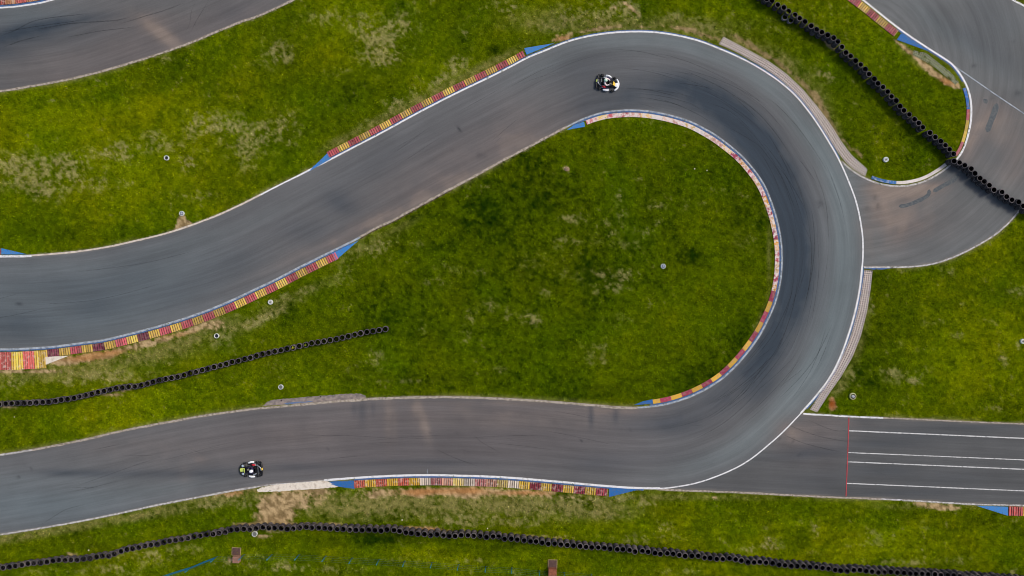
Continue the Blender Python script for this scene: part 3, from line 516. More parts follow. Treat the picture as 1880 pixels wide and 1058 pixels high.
# ------------------------------------------------------------------ kerbs
RED, YEL, WHT, BLU, PUR, PNK = (192, 90, 100), (218, 180, 88), (214, 204, 200), (32, 108, 190), (118, 56, 76), (214, 120, 120)
LRED, LYEL = (222, 112, 106), (226, 186, 82)
def kerb(label, P, side, o0, o1, seq, block, mat, ribbed=True, name='kerb', z0=.03, rib_h=.045, pitch=4.35, ends=(), group=None, ramp=0, gap=0.5):
    """kerb laid along the curve P: a concrete bed, painted raised ribs (or painted slabs), blue ramps at its ends"""
    P = dens(P, 1.0); s = arclen(P); nn = normals(P) * side
    mid = P[len(P) // 2]; root = empty(name, (*W(*mid), 0)); tag(root, label, 'kerb', group)
    off = Vector((*W(*mid), 0))
    def at(t, o):
        x = np.interp(t, s, P[:, 0]); y = np.interp(t, s, P[:, 1]); a = np.interp(t, s, nn[:, 0]); b = np.interp(t, s, nn[:, 1]); return (x + a * o, y + b * o)
    # bed
    bm = bmesh.new(); lay = bm.verts.layers.float_color.new('Col'); Ls = s[-1]
    def box(t0, t1, a, b, z, col, h0=0.0, n=1):
        prev = None
        for i in range(n + 1):
            t = t0 + (t1 - t0) * i / n; q = [at(t, a), at(t, b)]
            vs = [bm.verts.new((*W(*q[0]), h0)), bm.verts.new((*W(*q[0]), z)), bm.verts.new((*W(*q[1]), z * .9 + .002)), bm.verts.new((*W(*q[1]), h0))]
            for v in vs: v[lay] = (*lin(col), 1); v.co -= off
            if prev:
                for k in range(3): bm.faces.new((prev[k], prev[k + 1], vs[k + 1], vs[k]))
            else: bm.faces.new(vs)
            prev = vs
        bm.faces.new(prev[::-1])
    t = 0; i = 0; rnd = random.Random(len(label) * 7 + 3)
    while t < Ls - .5:
        t1 = min(Ls, t + block); c = seq[i % len(seq)] if not callable(seq) else seq((t + t1) / 2 / Ls, i)
        j = rnd.uniform(.88, 1.1); c = tuple(min(255, v * j) for v in c)
        if ribbed:
            bedc = tuple(v * .46 + 14 for v in c); box(t, t1, o0, o1, z0, bedc, n=3); nr = max(1, round((t1 - t) / pitch)); w = (t1 - t) / nr
            for k in range(nr):
                jj = rnd.uniform(.85, 1.12); cc = tuple(min(255, v * jj) for v in c)
                box(t + w * (k + .5 - gap / 1.7), t + w * (k + .5 + gap / 1.7), o0 + .3, o1 - .25, z0 + rib_h, cc, h0=z0 - .005)
        else: box(t + .12, t1 - .12, o0, o1, z0 + .03, c, n=4)
        t = t1; i += 1
    me = bpy.data.meshes.new('painted_blocks'); bmesh.ops.recalc_face_normals(bm, faces=bm.faces); bm.to_mesh(me); bm.free()
    link('ribbed_blocks' if ribbed else 'painted_blocks', me, mat, root)
    for poly, mm in ends:
        bm = bmesh.new(); bot = [bm.verts.new((*W(*q), .004)) for q in poly]; top = [bm.verts.new((*W(*q), .05 if k else .02)) for k, q in enumerate(poly)]
        bm.faces.new(top); n = len(poly)
        for k in range(n): bm.faces.new((bot[k], bot[(k + 1) % n], top[(k + 1) % n], top[k]))
        bmesh.ops.recalc_face_normals(bm, faces=bm.faces)
        for v in bm.verts: v.co -= off
        me = bpy.data.meshes.new('blue_ramp'); bm.to_mesh(me); bm.free(); link('blue_ramp', me, mm, root)
    ms = [P + nn * (o0 - 1), (P + nn * (o1 + 1.2))[::-1]]; raster(np.concatenate(ms)); [raster(np.array(poly)) for poly, _ in ends]
    return root
# K1 upper long kerb
kerb('long ribbed red and yellow kerb on the upper-left side of the diagonal straight', sub(OUT, (606,293), (968,106)), -1, 3.0, 14.6, [RED, YEL], 21.8, M_kerb,
     ends=[([(565,316.5),(601.5,281.5),(608,291.5)], M_blue), ([(1018,79.5),(967,101),(962,89)], M_blue)])
def k2(t, i): return [RED, YEL, PUR, YEL][i % 4] if t > .62 else [RED, YEL][i % 2]
kerb('curved ribbed red and yellow kerb along the lower edge of the left bend', sub(INN, (613,461), (84,638)), -1, 3.4, 17.2, k2, 20.8, M_kerb, ends=[([(659.5,441),(615.5,479),(609,466)], M_blue)])
kerb('wide pale red and yellow kerb at the left end of the left bend', sub(INN, (83,638.8), (-150,640)), -1, 4.0, 37.0, [LYEL, LRED], 20.8, M_kerbhalf, pitch=4.0,
     ends=[([(126,653.5),(84,670),(84,655)], M_whiteapron)], gap=.55)
def k3(t, i):
    if t < .10: return [RED, YEL, RED][i % 3]
    if t < .33: return [(206, 150, 140), (216, 180, 116), WHT, (210, 176, 160)][i % 4]
    if t < .72: return [(170, 70, 84), (208, 160, 96), (158, 56, 84), (214, 150, 50)][i % 4]
    return [(196, 62, 88), (216, 166, 62)][i % 2]
P = sub(INN, (1073,219), (1200,745)); h = int(len(P) * .12); g = int(len(P) * .64)
r = kerb('curved kerb round the inside of the hairpin, paint worn to white at its top', P[:g + 1], 1, 4.2, 12.2, lambda t, i: k3(t * .64, i), 21.0, M_kerbworn, ribbed=False,
     ends=[([(1040,239),(1052,231),(1072,224),(1074,233)], M_blue)])
kerb('bright red and yellow kerb round the lower inside of the hairpin', P[g:], 1, 4.2, 12.0, [(158, 56, 84), (214, 166, 62)], 21.0, M_kerb, ribbed=False,
     ends=[([(1163,744),(1199,741),(1199,733),(1180,737)], M_bluedeep)])
def k4(t, i):
    if t < .25: return [(190, 92, 72), (216, 170, 62)][i % 2]
    if t < .66: return [(208, 150, 128), (216, 188, 112), (220, 202, 188), (186, 114, 112)][i % 4]
    return [(150, 56, 70), (206, 168, 66)][i % 2]
kerb('long ribbed red and yellow kerb below the bottom straight', sub(OUT, (651,878), (1118,893)), 1, 4.2, 18.0, k4, 20.3, M_kerbhalf, pitch=4.2,
     ends=[([(595,885),(622,893.5),(652,897.5),(651,882)], M_bluedeep), ([(1173,899),(1118,896),(1118,912.5)], M_bluedeep)])
kerb('short ribbed red and yellow kerb beside the top-right track', sub(tr_left, (1480,-75), (1652,55)), 1, 3.5, 17.0, [YEL, RED], 21.3, M_kerb,
     ends=[([(1708,95.5),(1654,62),(1646,73.5)], M_bluedeep)])
kerb('narrow kerb of blue, red and yellow blocks where the link road leaves the top-right track', sub(tr_left, (1772,160), (1757,289)), 1, 3.2, 8.5, lambda t, i: [BLU, BLU, (196, 96, 104), (206, 172, 72), (206, 172, 72), (176, 92, 100)][min(5, int(t * 6))], 21, M_kerb, ribbed=False)
kerb('narrow white and blue kerb at the bottom of the grass tongue', sub(tr_left, (1742,305), (1597,330)), 1, 3.4, 9.0, lambda t, i: (208, 198, 196) if t < .62 else (48, 100, 160), 21, M_kerbhalf, ribbed=False)
kerb('ribbed red kerb at the right end of the start straight', sub(pit_low, (1850,928), (2000,934)), 1, 2.0, 19.0, [(206, 92, 92), (222, 180, 62)], 26, M_kerb, pitch=4.2,
     ends=[([(1792,928.5),(1850,947),(1850,930.5)], M_blue)])
kerb('ribbed red and yellow kerb in the top-left corner of the upper track', sub(tl_up, (-150,20), (180,-27)), -1, 4.2, 18.0, [(214, 150, 110), (190, 100, 96)], 20, M_kerbhalf)
kerb('kerb with a blue end at the left edge of the picture above the left bend', sub(OUT, (-150,474), (2,470)), -1, 2.4, 13.5, [YEL, RED], 20, M_kerb, ends=[([(50,467.2),(3,456),(3,467.5)], M_blue)])
# whitewashed and dusty concrete beside the track
blob_poly('concrete_patch', [(472,899),(480,903.5),(545,900),(600,896),(622,893),(608,887),(594,882.5),(558,885.5),(520,888.5),(486,893.5)], .030, M_whiteapron)
blob_poly('concrete_gutter', [(482,745.5),(497,735.5),(540,731),(588,727),(655,722.5),(672,729.5),(650,734),(600,738.5),(545,742)], .020, M_apron, jit=1.2)
blob_poly('blue_paint_patch', [(520,741.5),(532,739),(556,737.5),(575,736),(568,738.5),(545,740.5),(530,743)], .0235, mat_paint('faded_blue_paint', (92, 116, 158), (140, 138, 144), .8, 6), jit=.8)
raster([(482,745),(497,735.5),(588,727),(655,722.5),(672,729.5),(650,734)]); raster([(472,899),(480,903.5),(600,896),(622,893),(594,882)])

# ------------------------------------------------------------------ perforated concrete run-off strips
def lattice(label, A, B, slab=10, rough_amp=0.0, mat=None, z=.035):
    A, B = dens(np.array(A, float), 4.0), None or np.array(B, float); n = len(A); B = resample(catmull(B, 2), n); A = resample(catmull(A, 2), n)
    wid = np.hypot(*(A - B).T).mean(); nv = max(3, int(round(wid / 4.0)))
    bm = bmesh.new(); cen = Vector((*W(*((A[n // 2] + B[n // 2]) / 2)), 0)); rnd = random.Random(5)
    def pt(u, v, zz):
        u = min(max(u, 0), n - 1.0001); i = int(u); f = u - i; a = A[i] * (1 - f) + A[i + 1] * f; b = B[i] * (1 - f) + B[i + 1] * f; q = a + (b - a) * (v / nv)
        return Vector((*W(*q), zz)) - cen
    for i in range(n - 1):
        gapu = .10 if i % slab == 0 else 0
        for j in range(nv):
            if rough_amp and rnd.random() < rough_amp: continue
            c = [pt(i + gapu, j, z), pt(i + 1, j, z), pt(i + 1, j + 1, z), pt(i + gapu, j + 1, z)]
            h = .41; d = [pt(i + .5 - h, j + .5, z), pt(i + .5, j + .5 - h, z), pt(i + .5 + h, j + .5, z), pt(i + .5, j + .5 + h, z)]
            C = [bm.verts.new(q) for q in c]; D = [bm.verts.new(q) for q in d]; E = [bm.verts.new(q - Vector((0, 0, z - .004))) for q in d]
            bm.faces.new((C[0], C[1], D[1])); bm.faces.new((C[1], C[2], D[2])); bm.faces.new((C[2], C[3], D[3])); bm.faces.new((C[3], C[0], D[0]))
            bm.faces.new((D[1], C[1], D[2])); bm.faces.new((D[2], C[2], D[3])); bm.faces.new((D[3], C[3], D[0])); bm.faces.new((D[0], C[0], D[1]))
            for k in range(4): bm.faces.new((D[k], D[(k + 1) % 4], E[(k + 1) % 4], E[k]))
    bmesh.ops.remove_doubles(bm, verts=bm.verts, dist=.002); bmesh.ops.recalc_face_normals(bm, faces=bm.faces)
    me = bpy.data.meshes.new('block_paving'); bm.to_mesh(me); bm.free(); o = link('grass_paver_strip', me, mat or M_concrete); o.location = cen
    base = [(*(W(*q)), .006) for q in np.concatenate([A, B[::-1]])]
    me2 = bpy.data.meshes.new('soil_fill'); me2.from_pydata([tuple(Vector(q) - cen) for q in base], [], [list(range(len(base)))]); me2.update()
    if me2.polygons[0].normal.z < 0: me2.flip_normals()
    link('soil_fill', me2, M_soil if rough_amp == 0 else M_mossy, o)
    tag(o, label, 'paving strip'); 
    if rough_amp == 0: raster(np.concatenate([A, B[::-1]]))
    return o
M_soil = mat_paint('dark_soil_in_pavers', (44, 40, 56), (70, 60, 56), .7, 8)
M_mossy = mat_paint('grassy_soil_in_pavers', (66, 76, 26), (98, 88, 60), .7, 8)
M_greypave = mat_paint('weathered_paver_concrete', (150, 152, 128), (100, 104, 70), .9, 5)
lattice('pale pink perforated paving strip curving along the top right of the hairpin', [(1328,68),(1370,90),(1410,112),(1442.6,135),(1472.6,163),(1498,193),(1523,226),(1546.5,263),(1563,285),(1592,311)], [(1319,81),(1350,95),(1380,112),(1410,130),(1435,149),(1461,172),(1482,196),(1502,224),(1527,263),(1545,289),(1562,307),(1588,324)])
lattice('pale perforated paving strip curving down the lower right of the hairpin', [(1601.5,497),(1598,530),(1591.5,572),(1580,617),(1565,655),(1545,690),(1523,721),(1500,757)], [(1587,496),(1582,530),(1575,567),(1563.5,610),(1551,643),(1534,678),(1514,709),(1487,752)])
lattice('small mossy perforated paving strip on the tip of the grass tongue', [(1677,93),(1700,98),(1722,115),(1745,133),(1760,151)], [(1675,101),(1698,113),(1717,125),(1735,140),(1754,156)], mat=M_greypave, rough_amp=.04)

# ------------------------------------------------------------------ grass blades
def grass():
    area = (-110, -90, 1990, 1150); n = 1000000
    x = rng.uniform(area[0], area[2], n); y = rng.uniform(area[1], area[3], n)
    nzz = fbm(x, y, 6, 3, 501); mb = blur(mask, 1); keep = samp(mb, x, y) < .45 + (nzz - .5) * 1.1; x = x[keep]; y = y[keep]
    # blades may overhang a kerb or the tarmac edge by a few centimetres
    c, bare = ground(x, y); k = rng.random(len(x)) > bare * 1.05; x, y, c, bare = x[k], y[k], c[k], bare[k]; n = len(x)
    a = rng.uniform(0, 2 * math.pi, n); ln = rng.uniform(.07, .15, n) * (1 - bare * .5) * (.75 + .4 * fbm(x, y, 30, 2, 301)) * (1 + 1.3 * sm(.60, .80, fbm(x, y, 4.5, 2, 305))); wd = rng.uniform(.022, .044, n); up = rng.uniform(.25, .9, n)
    bx, by = (x - CX) * S, (CY - y) * S; dx, dy = np.cos(a), np.sin(a)
    V = np.zeros((n, 3, 3), np.float32)
    V[:, 0] = np.stack([bx - dy * wd, by + dx * wd, 0 * bx], 1); V[:, 1] = np.stack([bx + dy * wd, by - dx * wd, 0 * bx], 1)
    r = ln * np.sqrt(1 - (up * .8) ** 2); V[:, 2] = np.stack([bx + dx * r, by + dy * r, ln * up * .8], 1)
    me = mesh_np('grass', V.reshape(-1, 3), np.arange(n * 3).reshape(-1, 3))
    j = np.exp(rng.normal(0, .30, (n, 1))); hue = rng.uniform(-.12, .16, n); c = c * j; c[:, 0] *= 1 + hue
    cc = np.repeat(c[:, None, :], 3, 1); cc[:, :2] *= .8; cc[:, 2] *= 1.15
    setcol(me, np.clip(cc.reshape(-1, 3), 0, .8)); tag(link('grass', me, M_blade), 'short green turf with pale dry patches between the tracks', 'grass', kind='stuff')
grass()

# ------------------------------------------------------------------ mesh bits
def lathe(prof, n=28, closed=False):
    bm = bmesh.new(); rings = []
    for i in range(n):
        a = 2 * math.pi * i / n; rings.append([bm.verts.new((r * math.cos(a), r * math.sin(a), z)) for r, z in prof])
    m = len(prof)
    for i in range(n):
        A, B = rings[i], rings[(i + 1) % n]
        for k in range(m if closed else m - 1):
            try: bm.faces.new((A[k], B[k], B[(k + 1) % m], A[(k + 1) % m]))
            except ValueError: pass
    bmesh.ops.remove_doubles(bm, verts=bm.verts, dist=1e-5); bmesh.ops.recalc_face_normals(bm, faces=bm.faces); return bm
def tomesh(bm, name, smooth_=True):
    me = bpy.data.meshes.new(name); bm.to_mesh(me); bm.free()
    if smooth_: me.polygons.foreach_set('use_smooth', [True] * len(me.polygons))
    return me
def bbox(bm, c, s, rot=None, bev=0.0):
    r = bmesh.ops.create_cube(bm, size=1.0); M = Matrix.Translation(c) @ (rot or Matrix.Identity(4)) @ Matrix.Diagonal((*s, 1)); bmesh.ops.transform(bm, matrix=M, verts=r['verts'])
    if bev: bmesh.ops.bevel(bm, geom=list({e for v in r['verts'] for e in v.link_edges}), offset=bev, segments=2, affect='EDGES', profile=.5)
def tube(bm, pts, rad, n=8, cap=True):
    pts = [Vector(p) for p in pts]; rad = rad if isinstance(rad, (list, tuple)) else [rad] * len(pts); rings = []; up = None
    for i, p in enumerate(pts):
        d = (pts[min(i + 1, len(pts) - 1)] - pts[max(i - 1, 0)]).normalized()
        if up is None: up = Vector((0, 0, 1)) if abs(d.z) < .9 else Vector((1, 0, 0))
        a = d.cross(up).normalized(); b = a.cross(d).normalized(); up = b
        rings.append([bm.verts.new(p + (a * math.cos(2 * math.pi * k / n) + b * math.sin(2 * math.pi * k / n)) * rad[i]) for k in range(n)])
    for A, B in zip(rings[:-1], rings[1:]):
        for k in range(n): bm.faces.new((A[k], A[(k + 1) % n], B[(k + 1) % n], B[k]))
    if cap: bm.faces.new(rings[0][::-1]); bm.faces.new(rings[-1])

# ------------------------------------------------------------------ tyre stacks
TH = .175
def tyre_mesh(name, mats, R=.277):
    prof = [(.200, .028), (.218, .012), (.240, .004), (.262, .012), (R, .045), (R + .003, .0875), (R, .130), (.262, .163), (.240, .171), (.218, .163), (.200, .147), (.215, .12), (.235, .0875), (.215, .055)]
    me = tomesh(lathe(prof, 26, True), name)
    for m in mats: me.materials.append(m)
    idx = []
    for p in me.polygons:
        r = math.hypot(p.center.x, p.center.y); inside = (.03 < p.center.z < .145 and r < .25)
        side = not inside and r > .222 and r < .268
        idx.append(0 if side else (1 if r < .25 else 2))
    me.polygons.foreach_set('material_index', idx); return me
M_side = mat_tyre('tyre_sidewall_dusty', (88, 83, 89), (114, 105, 104)); M_side2 = mat_tyre('tyre_sidewall_dark', (62, 60, 68), (84, 80, 84)); M_side3 = mat_tyre('tyre_sidewall_pale', (140, 136, 138), (156, 148, 144))
M_hole = mat_plain('tyre_inside', (14, 13, 16), .95, spec=.05)
M_tread = mat_tyre('tyre_tread_black', (20, 20, 25), (36, 34, 38)); M_treadb = mat_tyre('tyre_tread_brown', (62, 54, 48), (92, 78, 66))
T = {'a': tyre_mesh('tyre', (M_side, M_hole, M_tread)), 'b': tyre_mesh('tyre', (M_side2, M_hole, M_tread)), 'c': tyre_mesh('tyre', (M_side3, M_hole, M_tread)), 'd': tyre_mesh('tyre', (M_side, M_hole, M_treadb)), 'e': tyre_mesh('tyre', (M_side2, M_hole, M_treadb))}
TY = random.Random(42)
def stack(x, y, count, label, group, brown=0.0, messy=.02, pale_low=False):
    fx, fy = foot(x, y, count * TH); X0, Y0 = W(fx, fy); root = empty('tyre_stack', (X0, Y0, 0), TY.uniform(0, 6.28)); tag(root, label, 'tyre stack', group)
    sx = sy = 0; sc = TY.uniform(.94, 1.02)
    for k in range(count):
        v = TY.random(); key = ('d' if v < .6 else 'e') if TY.random() < brown else ('a' if v < .72 else 'b')
        if pale_low and k < count - 1: key = 'c'
        o = bpy.data.objects.new('tyre', T[key]); COL.objects.link(o); o.parent = root
        sx += TY.gauss(0, messy * .5); sy += TY.gauss(0, messy * .5)
        o.location = (sx, sy, k * TH); o.rotation_euler = (TY.gauss(0, .02), TY.gauss(0, .02), TY.uniform(0, 6)); o.scale = (sc, sc, 1)
    return root
def spaced(pts, gap):
    p = np.array(pts, float); s = arclen(p); n = int(round(s[-1] / gap)); return resample(p, n + 1)
B1 = [(-60,744),(-14,743),(9,742),(32.6,741),(56,740),(93,738),(116.5,734),(140,730.5),(164,724),(188,718.7),(210.5,714),(235.5,710.4),(247,710.4),(258,708.4),(280.6,701.6),(303,696.6),(327,691.6),(351,685),(373,679.6),(396,673.6),(417,667.8),(440,661.5),(461,656.5),(472.5,652.8),(494,648),(516,643),(539,638.5),(561.5,633.5),(573,630.7),(606.6,625),(629,620.7),(650,615),(661.7,612.7),(673,609.4),(684,609),(695.5,607),(706.8,604.4)]
B2 = [(-40,1050),(5,1042),(17.5,1041),(41,1037),(65,1035),(87.7,1032),(99.7,1029),(111.5,1028.6),(124,1029),(148,1027),(159,1026),(180,1022),(204,1018.5),(215.5,1014.8),(227,1011),(238,1007.8),(262,1004),(284,999.8),(308,994),(331,991),(353,986.8),(376,983.5),(398,979),(421,975),(443.6,971.5),(466,971),(477.5,969.7),(489,968),(499.6,969.7),(510.6,971.5),(522,971),(534,970.5),(545,969),(556.5,968),(567.8,968.5),(580,969.7),(603,970.5),(625.5,971.5),(648,973),(671.8,973.5),(694.4,974.8),(717,973.5),(728,975.5),(739.5,976.7),(750.8,979),(772,979.8),(783.4,982.8),(806,982.3),(817,983.5),(827.7,986),(839,982.8),(851,983.5),(873.6,984),(884.8,985.5),(907.5,986),(918.7,987.8),(930,989.8),(942.5,989.8),(953.8,992),(976.5,994),(999,996.8),(1021.6,999),(1044,1001),(1066.7,1004),(1089,1006),(1111.8,1007.4),(1133,1009),(1155.6,1011),(1179.5,1013),(1202,1015.7),(1225.8,1016.7),(1248.4,1018.7),(1259.7,1021.2),(1272,1020.7),(1294.7,1023.7),(1318.6,1026.7),(1341,1026.2),(1352.4,1028.7),(1377.5,1031.7),(1400,1033),(1411,1034),(1434,1036.7),(1457.7,1039.5),(1480,1039.5),(1492.8,1041.8),(1515.5,1043.8),(1538.5,1046.8),(1571.8,1047.6),(1595.6,1048.8),(1618,1049.3),(1640.8,1050.6),(1663.3,1053),(1686,1053.8),(1711,1055),(1736,1056.8),(1770,1059),(1800,1060.5),(1840,1063.5),(1880,1067),(1900,1069)]
B3 = [(1398,-10),(1408,-4),(1417.7,2),(1428,8.5),(1438.3,15),(1449,20.4),(1459.4,26.4),(1469.4,33.4),(1479,40.4),(1488.7,47.4),(1498.5,54.5),(1509,60),(1520,64.3),(1530.4,69.8),(1539.4,77.4),(1546.6,86.8),(1554,95.5),(1561.7,104),(1571,111.3),(1580,119.4),(1587.8,127.4),(1596.3,136),(1604,144.9),(1611.5,153.4),(1620.9,160.6),(1630,168),(1637,176.8),(1645,186),(1653,194),(1661,203),(1670,211),(1679,218.5),(1687.6,226),(1695.6,234.8),(1708.7,244),(1717,252),(1726.5,259),(1735.3,266),(1743.6,273.7),(1751,282.7),(1751.7,294.6),(1762,298.6),(1772,303.6),(1782,310),(1790.7,318.4),(1798.8,327),(1807.6,334.5),(1817.3,340.6),(1827,347.7),(1840,353.8),(1848.6,361),(1858.3,367.5),(1870,371.5),(1879,379),(1889,386),(1899,393)]
S1 = spaced(B1, 11.55); g1 = 'tyre stacks of the middle-left barrier'
flow = []
for i, (x, y) in enumerate(S1):
    lab = 'dark tyre stack in the grey-rimmed row on the grass between the left tracks'
    if i == len(S1) - 1: lab = 'last tyre stack at the right-hand free end of the middle-left row'
    j = abs(x - 539); k2_ = abs(x - 561.5)
    fl = j < 5.7; fl2 = k2_ < 5.7
    if fl: lab = 'tyre stack with a bright yellow flower clump inside it'
    if fl2: lab = 'tyre stack with a few small yellow weeds, right of the one with the flower clump'
    stack(x, y, 3, lab, g1, brown=.15)
    if fl or fl2: flow.append((x, y, fl))
S2 = spaced(B2, 11.5); g2 = 'tyre stacks of the bottom barrier'
for i, (x, y) in enumerate(S2):
    lab = 'tyre stack in the lower row, on the part left of the white ring' if x < 460 else ('dusty brown tyre stack in the middle stretch of the lower barrier' if x < 1300 else 'blue-black tyre stack in the right stretch of the lower barrier')
    stack(x, y + TY.uniform(-1, 1), 3 if x < 380 else (4 if x < 620 else 5), lab, g2 + (', left stretch' if x < 460 else ', middle stretch' if x < 1300 else ', right stretch'), brown=.35 if x < 560 else (.8 if x < 1150 else (.3 if x < 1350 else .0)), messy=.025)
g3 = 'tyre stacks of the top-right barrier'
for i, (x, y) in enumerate(B3):
    low = i in (5, 6)
    on_grass = x < 1745
    lab = 'tyre stack of the right-hand barrier, on the stretch crossing grass' if on_grass else 'tyre stack of the right-hand barrier, on the stretch standing on asphalt'
    if i == 5: lab = 'tyre stack with a pale lower rim jutting out, left one of two near the top'
    if i == 6: lab = 'tyre stack with a pale lower rim jutting out, right one of two near the top'
    r = stack(x, y, 5, lab, None if low else g3 + (' on grass' if on_grass else ' on asphalt'), messy=.028, pale_low=False)
    if low:
        for ch in list(r.children)[:2]: ch.data = T['c']; q = Matrix.Rotation(-r.rotation_euler.z, 3, 'Z') @ Vector((-.16, -.34, 0)); ch.location.x += q.x; ch.location.y += q.y
M_yel = mat_plain('yellow_petals', (200, 190, 30), .7); M_leaf = mat_plain('weed_leaves', (70, 104, 14), .8)
for x, y, big in flow:
    fx, fy = foot(x, y, .5); r = random.Random(3); bm = bmesh.new()
    for k in range(60 if big else 24):
        a, d = r.uniform(0, 6.28), r.uniform(0, .13); p = Vector((math.cos(a) * d, math.sin(a) * d, r.uniform(.36, .56))); q = Vector((math.cos(a + 1) * .04, math.sin(a + 1) * .04, .02))
        w = Vector((-q.y, q.x, 0)) * .5; vs = [bm.verts.new(p - w), bm.verts.new(p + q), bm.verts.new(p + w), bm.verts.new(p - q)]; f = bm.faces.new(vs); f.material_index = 0 if k % (2 if big else 4) == 0 else 1
    for k in range(8): a = r.uniform(0, 6.28); tube(bm, [(0, 0, 0), (math.cos(a) * .04, math.sin(a) * .04, .3), (math.cos(a) * .1, math.sin(a) * .1, .5)], .004, 4)
    o = link('flowering_weed', tomesh(bm, 'flowering_weed', False), [M_yel, M_leaf]); o.location = (*W(fx, fy), 0)
    tag(o, 'yellow flowering weed growing up through a tyre stack' if big else 'small sparse weed growing inside a tyre stack', 'plant')

# ------------------------------------------------------------------ concrete rings in the grass
M_rim = mat_plain('white_concrete_rim', (206, 208, 206), .8, amp=.2); M_cap = mat_plain('blue_grey_cap', (96, 108, 136), .5, amp=.3, scale=20); M_capd = mat_plain('dark_water', (34, 38, 58), .2)
M_capg = mat_plain('grey_grate', (120, 124, 124), .7, amp=.3, scale=30); M_yrim = mat_plain('cream_painted_tyre', (206, 202, 150), .7, amp=.12); M_black = mat_plain('black_plastic', (22, 22, 26), .5); M_wpipe = mat_plain('white_pipe', (214, 216, 224), .4)
def ring(x, y, label, kind='cap', R=.225, h=.16):
    root = empty('concrete_ring', (*W(*foot(x, y, h)), 0)); tag(root, label, 'concrete ring')
    w = .055 if kind != 'plug' else .09
    link('rim', tomesh(lathe([(R, 0), (R, h - .015), (R - .015, h), (R - w + .01, h), (R - w, h - .01), (R - w, 0)], 28), 'rim'), M_rim, root)
    if kind == 'grate':
        bm = lathe([(0, h - .05), (R - w, h - .05)], 28)
        for k in range(-3, 4): bbox(bm, (k * .045, 0, h - .035), (.018, 2 * math.sqrt(max(.001, (R - w) ** 2 - (k * .045) ** 2)), .02))
        link('grate', tomesh(bm, 'grate', False), M_capg, root)
    elif kind == 'dark': link('water', tomesh(lathe([(0, .03), (R - w, .03)], 28), 'water'), M_capd, root)
    else:
        link('cap', tomesh(lathe([(0, h - .03), (R - w - .012, h - .03), (R - w - .012, h - .08)], 28), 'cap'), M_cap if kind == 'cap' else M_rim, root)
        bm = bmesh.new(); bbox(bm, (0, 0, h - .02), (.2, .03, .02)); bbox(bm, (0, 0, h - .0195), (.03, .2, .02)); tube(bm, [(.02, .03, h - .03), (.02, .03, h + .05)], .03, 10)
        link('valve', tomesh(bm, 'valve', False), M_wpipe if kind == 'cap' else M_capd, root)
    return root
ring(305,290,'white-rimmed ring with a dark blue middle, alone in the upper-left grass','dark')
ring(333,392,'white-rimmed ring at the tip of the bare sandy triangle beside the track','cap')
ring(496,555,'white ring with a pale plug just below the ribbed kerb of the left bend','plug')
ring(397,617,'white ring with an open black middle on the worn grass under the left bend','dark')
ring(515,711,'dull white ring with a grey grate above the concrete gutter','grate')
ring(1218,489,'white-rimmed ring with a blue cap inside the hairpin','cap')
ring(1627,293,'bright white ring with a pale cap near the bottom of the grass tongue','plug',R=.24)
ring(467,981,'white ring with a grey grate touching the lower tyre barrier','grate',R=.25)
ring(1879,627,'white ring at the right edge of the picture on the right-hand grass','plug')
# cream tyre with a pipe
root = empty('painted_tyre', (*W(*foot(1566.5,728,.2)), 0)); tag(root, 'cream painted tyre lying flat around a white pipe on the right-hand grass', 'tyre')
o = link('tyre', tyre_mesh('tyre', (M_yrim, M_hole, M_yrim), .285), None, root); o.scale = (1.08, 1.08, 1.1)
link('pipe', tomesh(lathe([(.115, 0), (.115, .25), (.06, .25), (.06, .02)], 24), 'pipe'), M_wpipe, root)
bm = bmesh.new(); bbox(bm, (.16, -.06, .2), (.16, .05, .04)); link('bracket', tomesh(bm, 'bracket', False), M_black, root)
# brown disc in the infield
o = link('round_slab', tomesh(lathe([(0, .05), (.17, .05), (.19, .03), (.19, 0)], 24), 'round_slab'), mat_plain('brown_lid', (132, 112, 92), .9, amp=.3, scale=14)); o.location = (*W(1040,311), 0)
tag(o, 'small brown round lid in the grass at the top of the infield', 'lid')

# ------------------------------------------------------------------ wire fence at the bottom
M_teal = mat_plain('teal_painted_steel', (34, 112, 140), .5, amp=.2); M_wire = mat_plain('thin_teal_wire', (60, 112, 104), .5)
posts = [(300,1057),(352,1040.5),(398,1022),(448,1018.5),(499,1018.5),(549,1018.5),(598,1021),(646.6,1024.5),(696,1027),(743,1030),(793,1032.5),(841.6,1036.5),(891.5,1040),(939,1042.5),(989.6,1048),(1035,1051),(1085,1054)]
fence = empty('wire_fence', (*W(700,1028), 0)); tag(fence, 'thin teal wire fence with slim leaning posts along the bottom of the picture', 'fence')
fo = Vector((*W(700,1028), 0)); FP = [Vector((*W(*p), 0)) - fo for p in posts]; FH = 1.3
bmp = bmesh.new(); tube(bmp, [(0, 0, 0), (0, 0, FH)], .036, 8); tube(bmp, [(0, 0, FH - .02), (.0, .05, FH + .04), (0, .1, FH + .02)], .018, 6); tube(bmp, [(0.03,0,.0),(.12,-.02,.02)],.02,5); PM = tomesh(bmp, 'post'); PM.materials.append(M_teal)
for p in FP: o = bpy.data.objects.new('post', PM); COL.objects.link(o); o.parent = fence; o.location = p
bm = bmesh.new()
for a, b in zip(FP[:-1], FP[1:]):
    for hgt in (.08, .45, .85, 1.25):
        m_ = (a + b) / 2; tube(bm, [a + Vector((0, 0, hgt)), m_ + Vector((0, 0, hgt - .03)), b + Vector((0, 0, hgt))], .003, 4)
    nn_ = int((b - a).length / .4)
    for k in range(1, nn_):
        q = a.lerp(b, k / nn_); tube(bm, [q + Vector((0, 0, .08)), q + Vector((0, 0, 1.25))], .002, 3, False)
link('wire_mesh', tomesh(bm, 'wire_mesh', False), M_wire, fence)
bm = bmesh.new()
